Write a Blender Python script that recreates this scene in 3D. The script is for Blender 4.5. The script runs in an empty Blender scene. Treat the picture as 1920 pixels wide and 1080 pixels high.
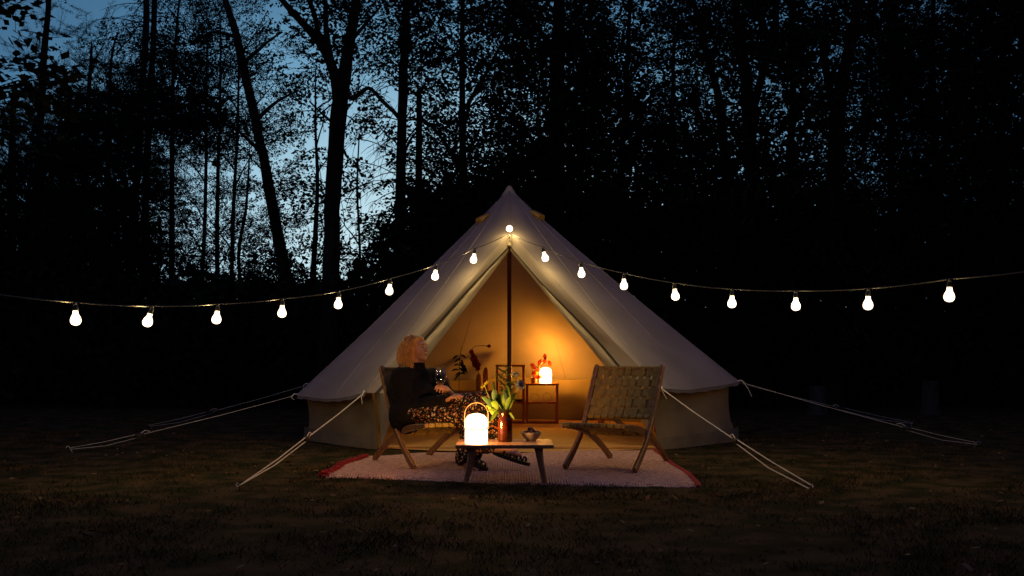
import bpy, bmesh, math, random
import numpy as np
from mathutils import Vector, Matrix, Euler, noise
random.seed(7); rng = np.random.default_rng(11)
S = bpy.context.scene
# ------------------------------------------------------------------ camera
F = 1940.0; CH = 0.89; TILT = math.atan(125/1940.0)
cam = bpy.data.objects.new('camera', bpy.data.cameras.new('camera'))
S.collection.objects.link(cam); S.camera = cam
cam.location = (0, 0, CH); cam.rotation_euler = (math.pi/2 + TILT, 0, 0)
cam.data.sensor_width = 36; cam.data.lens = 36*F/1920
cam.data.clip_start = 0.05; cam.data.clip_end = 1200
# ------------------------------------------------------------------ dusk sky
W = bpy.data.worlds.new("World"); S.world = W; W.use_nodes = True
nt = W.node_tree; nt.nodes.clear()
def N(nt, t, **k):
    n = nt.nodes.new(t)
    for a, b in k.items(): setattr(n, a, b)
    return n
out = N(nt, 'ShaderNodeOutputWorld'); bg = N(nt, 'ShaderNodeBackground'); tc = N(nt, 'ShaderNodeTexCoord')
vm = N(nt, 'ShaderNodeVectorMath', operation='MULTIPLY'); vm.inputs[1].default_value = (0.62, 0.9, 1.0)
vn = N(nt, 'ShaderNodeVectorMath', operation='NORMALIZE')
vd = N(nt, 'ShaderNodeVectorMath', operation='DOT_PRODUCT')
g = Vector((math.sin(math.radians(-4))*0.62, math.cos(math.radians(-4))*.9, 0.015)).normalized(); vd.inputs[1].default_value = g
ac = N(nt, 'ShaderNodeMath', operation='ARCCOSINE'); dv = N(nt, 'ShaderNodeMath', operation='DIVIDE'); dv.inputs[1].default_value = math.pi
cr = N(nt, 'ShaderNodeValToRGB')
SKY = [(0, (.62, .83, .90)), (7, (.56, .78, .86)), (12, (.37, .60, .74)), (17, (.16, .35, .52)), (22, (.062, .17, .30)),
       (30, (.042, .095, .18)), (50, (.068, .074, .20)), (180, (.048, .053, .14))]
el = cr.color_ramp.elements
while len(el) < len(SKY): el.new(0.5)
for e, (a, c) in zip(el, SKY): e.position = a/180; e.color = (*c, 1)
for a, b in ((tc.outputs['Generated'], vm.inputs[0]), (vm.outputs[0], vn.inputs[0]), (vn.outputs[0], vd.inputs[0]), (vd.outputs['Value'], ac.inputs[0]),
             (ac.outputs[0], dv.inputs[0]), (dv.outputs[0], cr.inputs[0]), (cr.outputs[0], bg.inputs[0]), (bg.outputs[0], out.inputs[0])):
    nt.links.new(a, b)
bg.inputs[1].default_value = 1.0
S.view_settings.view_transform = 'Standard'; S.view_settings.look = 'None'
S.view_settings.exposure = 0; S.view_settings.gamma = 1; S.view_settings.use_curve_mapping = False
S.render.engine = 'CYCLES'
cy = S.cycles; cy.use_denoising = True; cy.max_bounces = 8; cy.diffuse_bounces = 4; cy.glossy_bounces = 3
cy.transmission_bounces = 8; cy.sample_clamp_indirect = 4; cy.caustics_reflective = False; cy.caustics_refractive = False
try: cy.use_light_tree = True
except Exception: pass
BULBW = 5.2; BULBC = (1.0, .70, .25); LAMPW = 32.0; LAMPC = (1.0, .46, .10); SHELFW = 68.0; SHELFC = (1.0, .36, .022)
# ------------------------------------------------------------------ helpers
def P(px, py, d):
    u = (px-960)/F; v = (540-py)/F
    dy = math.cos(TILT) - v*math.sin(TILT); dz = math.sin(TILT) + v*math.cos(TILT)
    k = d/dy
    return Vector((u*k, d, CH + dz*k))
def G(px, py, z=0.0):
    a = P(px, py, 1.0); dz = a.z-CH
    d = (z-CH)/dz
    return Vector((a.x*d, d, z))
def Q(p):   # world -> pixel
    p = Vector(p); y = p.y*math.cos(TILT) + (p.z-CH)*math.sin(TILT); z = -p.y*math.sin(TILT) + (p.z-CH)*math.cos(TILT)
    return (960 + F*p.x/y, 540 - F*z/y)
V = Vector
class MB:
    def __init__(s): s.v = []; s.f = []; s.sm = True
    def add(s, vs, fs):
        o = len(s.v); s.v += [tuple(v) for v in vs]; s.f += [tuple(i+o for i in f) for f in fs]; return s
    def tube(s, pts, rad, n=8, cap=True, sx=1.0):
        pts = [V(p) for p in pts]
        if not hasattr(rad, '__len__'): rad = [rad]*len(pts)
        o = len(s.v); pn = None
        for i, p in enumerate(pts):
            t = (pts[min(i+1, len(pts)-1)] - pts[max(i-1, 0)])
            t = t.normalized() if t.length > 1e-9 else V((0, 0, 1))
            if pn is None:
                pn = t.orthogonal().normalized()
            else:
                pn = (pn - t*pn.dot(t)); pn = pn.normalized() if pn.length > 1e-6 else t.orthogonal().normalized()
            b = t.cross(pn)
            for k in range(n):
                a = 2*math.pi*k/n
                s.v.append(tuple(p + pn*math.cos(a)*rad[i] + b*math.sin(a)*rad[i]*sx))
        for i in range(len(pts)-1):
            for k in range(n):
                s.f.append((o+i*n+k, o+i*n+(k+1) % n, o+(i+1)*n+(k+1) % n, o+(i+1)*n+k))
        if cap:
            s.f.append(tuple(o+k for k in range(n))[::-1]); s.f.append(tuple(o+(len(pts)-1)*n+k for k in range(n)))
        return s
    def box(s, c, size, rot=None, bev=0.0):
        c = V(c); a, b, h = [x/2 for x in size]; R = rot or Matrix.Identity(3)
        if bev <= 0:
            q = [V((x, y, z)) for z in (-h, h) for x, y in ((-a, -b), (a, -b), (a, b), (-a, b))]
            return s.add([c + R @ p for p in q], [(3, 2, 1, 0), (4, 5, 6, 7), (0, 1, 5, 4), (1, 2, 6, 5), (2, 3, 7, 6), (3, 0, 4, 7)])
        bm = bmesh.new(); bmesh.ops.create_cube(bm, size=1)
        for v in bm.verts: v.co = V((v.co.x*2*a, v.co.y*2*b, v.co.z*2*h))
        bmesh.ops.bevel(bm, geom=bm.edges[:], offset=bev, segments=2, affect='EDGES', profile=.5)
        bm.verts.index_update()
        s.add([c + R @ v.co for v in bm.verts], [[v.index for v in f.verts] for f in bm.faces]); bm.free(); return s
    def bar(s, pts, w, h, side):      # swept rectangle; side = across direction (width w); h thickness
        pts = [V(p) for p in pts]; side = V(side).normalized(); o = len(s.v); n = len(pts)
        ww = w if hasattr(w, '__len__') else [w]*n; hh = h if hasattr(h, '__len__') else [h]*n
        for i, p in enumerate(pts):
            t = (pts[min(i+1, n-1)] - pts[max(i-1, 0)]).normalized(); up = t.cross(side).normalized()
            c = .22*min(ww[i], hh[i])
            a, b = ww[i]/2, hh[i]/2
            for x, y in ((-a+c, -b), (a-c, -b), (a, -b+c), (a, b-c), (a-c, b), (-a+c, b), (-a, b-c), (-a, -b+c)):
                s.v.append(tuple(p + side*x + up*y))
        for i in range(n-1):
            for k in range(8): s.f.append((o+i*8+k, o+i*8+(k+1) % 8, o+(i+1)*8+(k+1) % 8, o+(i+1)*8+k))
        s.f.append(tuple(o+k for k in range(8))[::-1]); s.f.append(tuple(o+(n-1)*8+k for k in range(8)))
        return s
    def lathe(s, prof, c=(0, 0, 0), n=32, R=None):
        c = V(c); R = R or Matrix.Identity(3); o = len(s.v)
        for r, z in prof:
            for k in range(n):
                a = 2*math.pi*k/n; s.v.append(tuple(c + R @ V((r*math.cos(a), r*math.sin(a), z))))
        for i in range(len(prof)-1):
            for k in range(n): s.f.append((o+i*n+k, o+i*n+(k+1) % n, o+(i+1)*n+(k+1) % n, o+(i+1)*n+k))
        if prof[0][0] > 1e-5: s.f.append(tuple(o+k for k in range(n))[::-1])
        if prof[-1][0] > 1e-5: s.f.append(tuple(o+(len(prof)-1)*n+k for k in range(n)))
        return s
    def ell(s, c, r, R=None, n=12, m=8):
        c = V(c); R = R or Matrix.Identity(3); o = len(s.v)
        for i in range(1, m):
            t = math.pi*i/m
            for k in range(n):
                a = 2*math.pi*k/n
                s.v.append(tuple(c + R @ V((r[0]*math.sin(t)*math.cos(a), r[1]*math.sin(t)*math.sin(a), r[2]*math.cos(t)))))
        top = len(s.v); s.v.append(tuple(c + R @ V((0, 0, r[2])))); s.v.append(tuple(c + R @ V((0, 0, -r[2]))))
        for i in range(m-2):
            for k in range(n): s.f.append((o+i*n+k, o+(i+1)*n+k, o+(i+1)*n+(k+1) % n, o+i*n+(k+1) % n))
        for k in range(n):
            s.f.append((top, o+k, o+(k+1) % n)); s.f.append((top+1, o+(m-2)*n+(k+1) % n, o+(m-2)*n+k))
        return s
    def cap(s, a, b, r1, r2, n=12):     # tapered capsule
        a, b = V(a), V(b); d = (b-a); L = d.length
        if L < 1e-6: return s.ell(a, (r1, r1, r1))
        R = d.to_track_quat('Z', 'Y').to_matrix(); pr = []
        for i in range(5): t = math.pi/2*i/4; pr.append((r1*math.sin(t), -r1*math.cos(t)))
        for i in range(5): t = math.pi/2*i/4; pr.append((r2*math.cos(t), L + r2*math.sin(t)))
        pr[0] = (0.0, -r1); pr[-1] = (0.0, L+r2)
        pr[0] = (1e-4, -r1); pr[-1] = (1e-4, L+r2)
        return s.lathe(pr, a, n, R)
    def mesh(s, name, mat, smooth=True):
        me = bpy.data.meshes.new(name); me.from_pydata(s.v, [], s.f)
        if mat: me.materials.append(mat)
        if smooth: me.polygons.foreach_set('use_smooth', [True]*len(me.polygons))
        me.update(); return me
    def build(s, name, mat, parent=None, smooth=True, angle=None):
        me = s.mesh(name, mat, smooth)
        if smooth:
            try: me.set_sharp_from_angle(angle=math.radians(angle or 40))
            except Exception: pass
        return link(name, me, parent)
def link(name, me, parent=None):
    o = bpy.data.objects.new(name, me); S.collection.objects.link(o)
    if parent:
        o.parent = parent
        o.matrix_parent_inverse = wm(parent).inverted()
    return o
def wm(o):
    m = o.matrix_basis.copy()
    return wm(o.parent) @ o.matrix_parent_inverse @ m if o.parent else m
def empty(name, loc, label, cat, group=None, rot=0):
    o = bpy.data.objects.new(name, None); S.collection.objects.link(o)
    o.location = loc; o.rotation_euler = (0, 0, rot); o.empty_display_size = .1
    tag(o, label, cat, group); return o
def tag(o, label=None, cat=None, group=None, kind=None):
    if label: o['label'] = label
    if cat: o['category'] = cat
    if group: o['group'] = group
    if kind: o['kind'] = kind
    return o
def copy_tree(o, parent=None):
    c = o.copy(); S.collection.objects.link(c)
    c.parent = parent
    for ch in list(o.children): copy_tree(ch, c)
    return c
def baked(mb, name, mat, parent=None, voxel=.006, smooth=2, disp=None, adapt=0):
    """union of closed shapes by voxel remesh, smoothed"""
    me = mb.mesh(name, None); o = bpy.data.objects.new(name, me); S.collection.objects.link(o)
    m = o.modifiers.new('r', 'REMESH'); m.mode = 'VOXEL'; m.voxel_size = voxel; m.use_smooth_shade = True
    if smooth:
        q = o.modifiers.new('s', 'SMOOTH'); q.iterations = smooth; q.factor = .5
    dg = bpy.context.evaluated_depsgraph_get(); dg.update()
    n = bpy.data.meshes.new_from_object(o.evaluated_get(dg)); bpy.data.objects.remove(o)
    if disp:
        co = np.empty(len(n.vertices)*3); n.vertices.foreach_get('co', co)
        no = np.empty(len(n.vertices)*3); n.vertices.foreach_get('normal', no)
        co = co.reshape(-1, 3); no = no.reshape(-1, 3)
        for i in range(len(co)): co[i] += no[i]*disp(V(co[i]))
        n.vertices.foreach_set('co', co.ravel())
    n.materials.clear(); n.materials.append(mat)
    n.polygons.foreach_set('use_smooth', [True]*len(n.polygons)); n.update(); n.name = name
    return link(name, n, parent)
# ------------------------------------------------------------------ materials
def srgb(r, g, b): return tuple(((x/255)/12.92 if x <= 10 else ((x/255+.055)/1.055)**2.4) for x in (r, g, b))
def mat(name, c1, c2=None, scale=8, rough=.7, bump=.0, bscale=None, stretch=(1, 1, 1), metal=0, detail=6, trans=0, spec=.3, sheen=0, ramp=(.35, .65)):
    m = bpy.data.materials.new(name); m.use_nodes = True; t = m.node_tree; b = t.nodes['Principled BSDF']
    b.inputs['Roughness'].default_value = rough; b.inputs['Metallic'].default_value = metal
    b.inputs['Specular IOR Level'].default_value = spec; b.inputs['Sheen Weight'].default_value = sheen
    co = N(t, 'ShaderNodeTexCoord'); mp = N(t, 'ShaderNodeMapping'); mp.inputs['Scale'].default_value = stretch
    t.links.new(co.outputs['Object'], mp.inputs[0])
    nz = N(t, 'ShaderNodeTexNoise'); nz.inputs['Scale'].default_value = scale; nz.inputs['Detail'].default_value = detail
    t.links.new(mp.outputs[0], nz.inputs['Vector'])
    r = N(t, 'ShaderNodeValToRGB'); r.color_ramp.elements[0].position = ramp[0]; r.color_ramp.elements[1].position = ramp[1]
    c2 = c2 or tuple(x*.75 for x in c1)
    r.color_ramp.elements[0].color = (*c2, 1); r.color_ramp.elements[1].color = (*c1, 1)
    t.links.new(nz.outputs['Fac'], r.inputs[0]); t.links.new(r.outputs[0], b.inputs['Base Color'])
    if bump:
        bp = N(t, 'ShaderNodeBump'); bp.inputs['Strength'].default_value = bump; bp.inputs['Distance'].default_value = .01
        n2 = N(t, 'ShaderNodeTexNoise'); n2.inputs['Scale'].default_value = bscale or scale*4; n2.inputs['Detail'].default_value = 5
        t.links.new(mp.outputs[0], n2.inputs['Vector']); t.links.new(n2.outputs['Fac'], bp.inputs['Height']); t.links.new(bp.outputs[0], b.inputs['Normal'])
    if trans:
        tr = N(t, 'ShaderNodeBsdfTranslucent'); mx = N(t, 'ShaderNodeMixShader'); mx.inputs[0].default_value = trans
        t.links.new(r.outputs[0], tr.inputs[0]); t.links.new(b.outputs[0], mx.inputs[1]); t.links.new(tr.outputs[0], mx.inputs[2])
        t.links.new(mx.outputs[0], t.nodes['Material Output'].inputs[0])
    m['bsdf'] = 1
    return m
def emit(name, c, k):
    m = bpy.data.materials.new(name); m.use_nodes = True; t = m.node_tree; t.nodes.clear()
    e = N(t, 'ShaderNodeEmission'); e.inputs[0].default_value = (*c, 1); e.inputs[1].default_value = k
    o = N(t, 'ShaderNodeOutputMaterial'); t.links.new(e.outputs[0], o.inputs[0]); return m
def glow(name, c, k):      # frosted shell: lets the lamp inside through and glows itself
    m = emit(name, c, k); t = m.node_tree; tr = N(t, 'ShaderNodeBsdfTransparent'); ad = N(t, 'ShaderNodeAddShader')
    t.links.new(t.nodes['Emission'].outputs[0], ad.inputs[0]); t.links.new(tr.outputs[0], ad.inputs[1]); t.links.new(ad.outputs[0], t.nodes['Material Output'].inputs[0])
    e = t.nodes['Emission']; lw = N(t, 'ShaderNodeLayerWeight'); lw.inputs[0].default_value = .28; r = N(t, 'ShaderNodeValToRGB')
    r.color_ramp.elements[0].position = .35; r.color_ramp.elements[0].color = (*c, 1); r.color_ramp.elements[1].position = 1.0; r.color_ramp.elements[1].color = (c[0]*.62, c[1]*.40, c[2]*.18, 1)
    t.links.new(lw.outputs['Facing'], r.inputs[0]); t.links.new(r.outputs[0], e.inputs[0])
    try: m.cycles.emission_sampling = 'NONE'
    except Exception: pass
    return m
def point(name, loc, w, col, r, parent):
    l = bpy.data.lights.new(name, 'POINT'); l.energy = w; l.color = col; l.shadow_soft_size = r
    o = bpy.data.objects.new(name, l); S.collection.objects.link(o); o.parent = parent; o.location = loc; return o
M = {}
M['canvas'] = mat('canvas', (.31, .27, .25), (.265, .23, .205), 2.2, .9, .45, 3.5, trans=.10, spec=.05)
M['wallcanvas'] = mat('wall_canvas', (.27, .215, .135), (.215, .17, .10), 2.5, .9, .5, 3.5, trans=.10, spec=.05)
M['flap'] = mat('flap_canvas', (.38, .33, .25), (.31, .265, .195), 4, .9, .25, 9, trans=.10, spec=.05)
M['mudflap'] = mat('mud_flap', (.25, .195, .13), (.19, .15, .095), 5, .9, .2, 8, spec=.05)
M['dark'] = mat('dark_trim', (.02, .015, .012), None, 10, .8)
M['vent'] = mat('vent_mesh', (.45, .26, .08), (.36, .2, .06), 20, .9, .1, trans=.3)
M['steel'] = mat('pole_steel', (.16, .07, .045), (.11, .045, .03), 6, .42, metal=.6, spec=.5)
M['cord'] = mat('cord_white', (.62, .58, .5), (.5, .46, .4), 60, .8)
M['peg'] = mat('peg_metal', (.25, .25, .25), None, 20, .4, metal=.9)
M['plastic'] = mat('black_plastic', (.02, .02, .02), None, 10, .5)
M['bulb'] = glow('bulb_glow', (1.0, .80, .56), 2.3)
M['socket'] = mat('socket_rubber', (.03, .03, .028), None, 10, .45)
M['cable'] = mat('cable_rubber', (.035, .033, .03), None, 10, .4)
M['wood'] = mat('oiled_wood', (.42, .20, .08), (.27, .115, .042), 6, .45, .15, 30, (1, 9, 9), spec=.4)
M['chairwood'] = mat('walnut_wood', (.27, .125, .045), (.16, .068, .022), 7, .45, .15, 30, (5, 5, 1), spec=.4)
M['strap'] = mat('woven_strap', (.40, .27, .065), (.29, .19, .045), 30, .75, .5, 220, spec=.2)
M['shelfwood'] = mat('stained_pine', (.50, .18, .06), (.34, .11, .035), 9, .5, .1, 30, spec=.3)
M['lamp'] = glow('lamp_glow', (1.0, .80, .58), 2.2)
M['lamp2'] = glow('shelf_lamp_glow', (1.0, .74, .46), 2.6)
M['handle'] = mat('bamboo', (.22, .15, .08), (.16, .10, .05), 30, .5)
M['skin'] = mat('skin', (.62, .31, .18), (.53, .25, .14), 30, .5, .08, 150, spec=.35)
M['hair'] = mat('ginger_hair', (.70, .36, .095), (.46, .20, .045), 60, .5, spec=.5)
M['sweater'] = mat('black_knit', (.012, .010, .010), (.007, .006, .006), 40, .95, .5, 180, spec=.1)
M['shoe'] = mat('dark_leather', (.02, .015, .013), None, 20, .5)
M['lip'] = mat('lip', (.40, .12, .09), None, 20, .45)
M['brow'] = mat('brow', (.16, .07, .03), None, 20, .8)
M['eye'] = mat('eye_white', (.6, .56, .5), (.55, .5, .45), 10, .2)
M['iris'] = mat('iris', (.03, .03, .025), None, 10, .2)
M['grass'] = mat('grass_blades', (.125, .076, .028), (.034, .034, .011), 4.0, .9, spec=.03, ramp=(.42, .6))
M['ground'] = mat('lawn_soil', (.062, .041, .018), (.022, .021, .008), 4.0, 1, .8, 40, spec=.02, ramp=(.42, .6))
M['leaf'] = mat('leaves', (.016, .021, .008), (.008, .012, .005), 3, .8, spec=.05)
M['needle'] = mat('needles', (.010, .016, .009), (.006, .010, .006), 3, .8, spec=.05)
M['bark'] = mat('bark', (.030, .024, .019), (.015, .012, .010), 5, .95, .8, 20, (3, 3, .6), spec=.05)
M['ceramic'] = mat('stoneware', (.42, .33, .25), (.34, .26, .19), 30, .4, .05, spec=.4)
M['claypot'] = mat('clay_vase', (.55, .27, .10), (.45, .2, .07), 10, .7)
M['grape'] = mat('dark_grape', (.05, .012, .012), (.03, .008, .01), 40, .35, spec=.5)
M['red'] = mat('red_petals', (.35, .012, .012), (.2, .006, .008), 40, .6, trans=.2)
M['redleaf'] = mat('red_leaf', (.30, .05, .03), (.16, .02, .015), 40, .6, trans=.3)
M['orangeleaf'] = mat('orange_leaf', (.75, .22, .03), (.6, .13, .02), 40, .6, trans=.35)
M['green'] = mat('fresh_leaf', (.20, .30, .035), (.10, .19, .022), 18, .55, .1, trans=.3)
M['dgreen'] = mat('dark_leaf', (.04, .10, .035), (.025, .06, .02), 18, .55, trans=.2)
M['yellow'] = mat('goldenrod', (.62, .5, .05), (.4, .4, .05), 60, .7, trans=.2)
M['thistle'] = mat('thistle_blue', (.10, .10, .12), (.05, .05, .06), 60, .7)
M['whitepetal'] = mat('white_petal', (.65, .66, .6), (.5, .52, .48), 60, .7, trans=.3)
M['stem'] = mat('stem', (.30, .30, .06), (.2, .22, .05), 30, .6)
M['cushion'] = mat('rust_cushion', (.34, .055, .018), (.25, .035, .012), 10, .9, .2, 60)
M['mat_ochre'] = mat('groundsheet', (.60, .34, .10), (.46, .25, .07), 3, .85, .4, 30, (1, 6, 1))
M['redtrim'] = mat('red_cotton', (.30, .018, .018), (.2, .01, .012), 50, .95, .3, 100)
M['socket_grey'] = mat('grey_band', (.02, .014, .013), None, 20, .5)
# ================================================================== SETTING: ground
RUG = [G(610, 897), G(1307, 914), G(1222, 846), G(690, 858)]
TC = V((P(955, 540, 11.8).x, 11.8, 0))
def gz(x, y):
    k = min(1, max(0, (max(y, abs(x)*1.35+6)-27)/12)); k = k*k*(3-2*k)
    return k*(2.6+.8*noise.noise(V((x*.15, y*.15, 7)))) + .012*noise.noise(V((x*.9, y*.9, 0))) + .03*noise.noise(V((x*.17, y*.17, 3)))*min(1, max(0, (abs(y-9.5)-4)/6))
xs = sorted(set([round(s*(i/40)**2.6*320, 3) for i in range(41) for s in (-1, 1)] + [round(-7+.14*i, 3) for i in range(101)]))
ys = sorted(set([round(-60+i*5, 3) for i in range(12)] + [round(.5+.14*i, 3) for i in range(105)] + [round(15.2+(i/30)**2.2*500, 3) for i in range(1, 31)]))
gv = [(x, y, gz(x, y)) for y in ys for x in xs]; nx = len(xs)
gf = [(j*nx+i, j*nx+i+1, (j+1)*nx+i+1, (j+1)*nx+i) for j in range(len(ys)-1) for i in range(nx-1)]
gm = MB(); gm.v = gv; gm.f = gf
tag(gm.build('ground', M['ground']), kind='structure', label='dark dry lawn around the tent')
def np_mesh(name, verts, nper, mat_, smooth=False):
    """verts (K*nper,3): faces of nper verts each"""
    n = len(verts); k = n//nper
    me = bpy.data.meshes.new(name); me.vertices.add(n); me.vertices.foreach_set('co', np.ascontiguousarray(verts, dtype=np.float32).ravel())
    me.loops.add(n); me.loops.foreach_set('vertex_index', np.arange(n, dtype=np.int32))
    me.polygons.add(k); me.polygons.foreach_set('loop_start', np.arange(0, n, nper, dtype=np.int32))
    me.materials.append(mat_); me.update(); me.validate(); return me
def in_rug(x, y):
    a = RUG; t = (y-a[0].y)/(a[3].y-a[0].y)
    xl = a[0].x + (a[3].x-a[0].x)*t; xr = a[1].x + (a[2].x-a[1].x)*t
    yf = a[0].y + (a[1].y-a[0].y)*(x-a[0].x)/(a[1].x-a[0].x)
    return (y > yf+.01) & (y < 9.7) & (x > xl) & (x < xr)
nb = 240000
gy = 3.4 + rng.random(nb)**1.35*11.5; gx = (rng.random(nb)*2-1)*(2.2+gy*.56)
keep = ~in_rug(gx, gy) & (np.hypot(gx-TC.x, gy-TC.y) > 2.5)
cl = np.array([noise.noise(V((x*1.3, y*1.3, 9))) for x, y in zip(gx, gy)])
fine = np.array([noise.noise(V((x*6, y*6, 2))) for x, y in zip(gx, gy)])
keep &= (rng.random(nb) < .50+1.3*cl+.8*fine)
gx, gy, cl = gx[keep], gy[keep], cl[keep]; nb = len(gx)
h = (.012+.018*rng.random(nb)**2 + .014*np.clip(cl, 0, 1))*(1+.8*(rng.random(nb) > .97)); a = rng.random(nb)*6.283; w = .0017+.0014*rng.random(nb)
lean = h*(.3+1.0*rng.random(nb)); la = rng.random(nb)*6.283
base = np.stack([gx, gy, np.full(nb, -.004)], 1); dx = np.stack([np.cos(a)*w, np.sin(a)*w, np.zeros(nb)], 1)
mid = base + np.stack([np.cos(la)*lean*.35, np.sin(la)*lean*.35, h*.6], 1); tip = base + np.stack([np.cos(la)*lean, np.sin(la)*lean, h], 1)
gb = np.stack([base-dx, base+dx, mid+dx*.8, tip, mid-dx*.8], 1).reshape(-1, 3)
o = link('grass', np_mesh('grass', gb, 5, M['grass'])); tag(o, 'short dry patchy grass around the rug and tent', 'grass', kind='stuff')

nl = 700; ly = 3.6+rng.random(nl)**1.2*10; lx_ = (rng.random(nl)*2-1)*(2+ly*.5); kk_ = ~in_rug(lx_, ly) & (np.hypot(lx_-TC.x, ly-TC.y) > 2.5); lx_, ly = lx_[kk_], ly[kk_]; nl = len(lx_)
c_ = np.stack([lx_, ly, .012+.018*rng.random(nl)], 1); a_ = rng.normal(0, 1, (nl, 3)); a_[:, 2] *= .3; a_ /= np.linalg.norm(a_, axis=1)[:, None]; b_ = np.cross(a_, rng.normal(0, .35, (nl, 3))+np.array([0, 0, 1.])); s_ = (.012+.014*rng.random(nl))[:, None]
tag(link('fallen_leaves', np_mesh('fallen_leaves', np.stack([c_-a_*s_, c_+b_*s_*.6, c_+a_*s_*1.2, c_-b_*s_*.6], 1).reshape(-1, 3), 4, mat('dry_leaf', (.22, .12, .05), (.10, .05, .02), 3, .9))), 'dry fallen leaves scattered over the grass', 'leaves', kind='stuff')
# ================================================================== TREES
def frac_interp(pts, y):
    for (x0, y0, w0), (x1, y1, w1) in zip(pts, pts[1:]):
        lo, hi = min(y0, y1), max(y0, y1)
        if lo <= y <= hi and hi > lo:
            t = (y-y0)/(y1-y0); return x0+(x1-x0)*t
    return pts[0][0] if y > pts[0][1] else pts[-1][0]
COV = [
 "13124565248778789897798988898899",   # y   0
 "14456887328668789998788999899999",   # 60
 "33588887436667788898878877889999",
 "57999997445546688999888889899999",   # 180
 "79998887553337789999998988888999",
 "99998766565328899999999898889999",   # 300
 "99998766665269999999999999989999",
 "99999647755389999999999999999999",   # 420
 "99999868876799999999999999999999",   # 480
 "99999999999999999999999999999999"]
TAU = {0: 0, 1: .05, 2: .15, 3: .33, 4: .58, 5: .9, 6: 1.3, 7: 1.85, 8: 2.9, 9: 4.8}
# type: leaf length, leaf width, leaves per spray, spray length
KINDS_ = {'broad': (.074, .050, 20, .44), 'fine': (.050, .034, 26, .42), 'big': (.12, .075, 14, .5), 'needle': (.055, .007, 90, .5), 'near': (.105, .07, 8, .35)}
def spray(kind, seed):
    r = np.random.default_rng(seed); L, Wd, n, SL = KINDS_[kind]; quads = []
    for i in range(n):
        t = (i+.5)/n*SL; side = 1 if i % 2 else -1
        if kind == 'needle':
            q = r.normal(0, 1, 3); q[0] = abs(q[0])*.8; q /= np.linalg.norm(q); b = np.array([t, .10*side*(i % 4 > 1)*t/SL, 0]); ld = q
        else:
            b = np.array([t, side*(.03+.09*r.random()*(1-t/SL*.6)), r.normal(0, .025)])
            ld = np.array([.6+.3*r.random(), side*(.5+.4*r.random()), r.normal(-.25, .35)]); ld /= np.linalg.norm(ld)
        wv = np.cross(ld, r.normal(0, .45, 3) + np.array([0, 0, 1.0])); wv /= np.linalg.norm(wv)+1e-9
        s = .75+.5*r.random(); l = ld*L*s; w = wv*Wd*s*.5
        if kind == 'needle': quads.append([b-w, b+w, b+l+w*.3, b+l-w*.3])
        else: quads.append([b, b+l*.42+w, b+l, b+l*.42-w])
    # the twig itself
    tw = np.array([0, 0, 0.]); e = np.array([SL, 0, 0]); w = np.array([0, .004, 0]); quads.append([tw-w, tw+w, e+w*.3, e-w*.3]); w = np.array([0, 0, .004]); quads.append([tw-w, tw+w, e+w*.3, e-w*.3])
    return np.array(quads).reshape(-1, 3)
SPR = {k: [spray(k, 100+i) for i in range(6)] for k in KINDS_}
def place_sprays(kind, pos, outdir, droop=.0):
    """pos (K,3), outdir (K,3) -> quads"""
    K = len(pos); res = []
    if K == 0: return np.zeros((0, 3))
    d = outdir + rng.normal(0, .45, (K, 3)); d[:, 2] -= droop; d /= np.linalg.norm(d, axis=1)[:, None]
    up = rng.normal(0, .4, (K, 3)) + np.array([0, 0, 1.0]); sd = np.cross(up, d); sd /= np.linalg.norm(sd, axis=1)[:, None]; up = np.cross(d, sd)
    sc = .75+.5*rng.random(K); ch = rng.integers(0, 6, K)
    for c in range(6):
        m = ch == c; T = SPR[kind][c]
        if not m.any(): continue
        R = np.stack([d[m], sd[m], up[m]], 2)     # columns
        res.append((np.einsum('kij,vj->kvi', R, T)*sc[m][:, None, None] + pos[m][:, None, :]).reshape(-1, 3))
    return np.concatenate(res)
TR = []
def T(label, kind, d, trunk, limbs=(), rows=(-3, 9), droop=0., bare=False, cat='tree', reach=95, name='tree', twigs=0, weight=1.0):
    TR.append(dict(label=label, kind=kind, d=d, trunk=trunk, limbs=limbs, rows=rows, droop=droop, bare=bare, reach=reach, name=name, cells=[], twigs=twigs, weight=weight))
T('tall thin pine at the far left with a tufted crown low on a bare mast', 'needle', 21, [(62, 640, 17), (72, 300, 15), (82, 110, 13), (92, 0, 10), (97, -120, 7)], rows=(0, 5), name='pine_tree', twigs=5)
T('dark spruce filling the left edge beside the tufted pine', 'needle', 23, [(20, 640, 20), (22, 300, 14), (24, 190, 5)], rows=(3, 9), droop=.3, name='spruce_tree')
T('slender dark spruce between the tufted pine and the two bare masts', 'needle', 25, [(152, 640, 16), (160, 300, 12), (170, 120, 6), (172, 80, 2)], rows=(1, 9), droop=.3, name='spruce_tree')
T('leafy young tree just left of the two bare masts', 'fine', 20, [(196, 640, 14), (205, 300, 11), (215, 120, 7), (218, 60, 3)], rows=(0, 9), name='leafy_tree')
T('left one of the two close bare conifer trunks with dead twigs', 'needle', 22, [(240, 640, 17), (258, 300, 14), (272, 80, 12), (276, -80, 9)], rows=(3, 9), name='dead_conifer_tree', twigs=34, weight=.6)
T('right one of the two close bare conifer trunks with dead twigs', 'needle', 22.8, [(262, 640, 15), (276, 300, 13), (287, 80, 11), (292, -80, 8)], rows=(3, 9), name='dead_conifer_tree', twigs=30, weight=.6)
T('bushy birch with a round top right of the two bare masts', 'fine', 24, [(316, 640, 15), (322, 300, 12), (333, 100, 7), (338, -40, 4)], rows=(-1, 9), name='leafy_tree')
T('slim straight tree standing in the first bright sky gap', 'fine', 27, [(377, 640, 10), (383, 400, 9), (390, 200, 6), (392, 60, 3)], rows=(-1, 9), name='leafy_tree')
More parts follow.
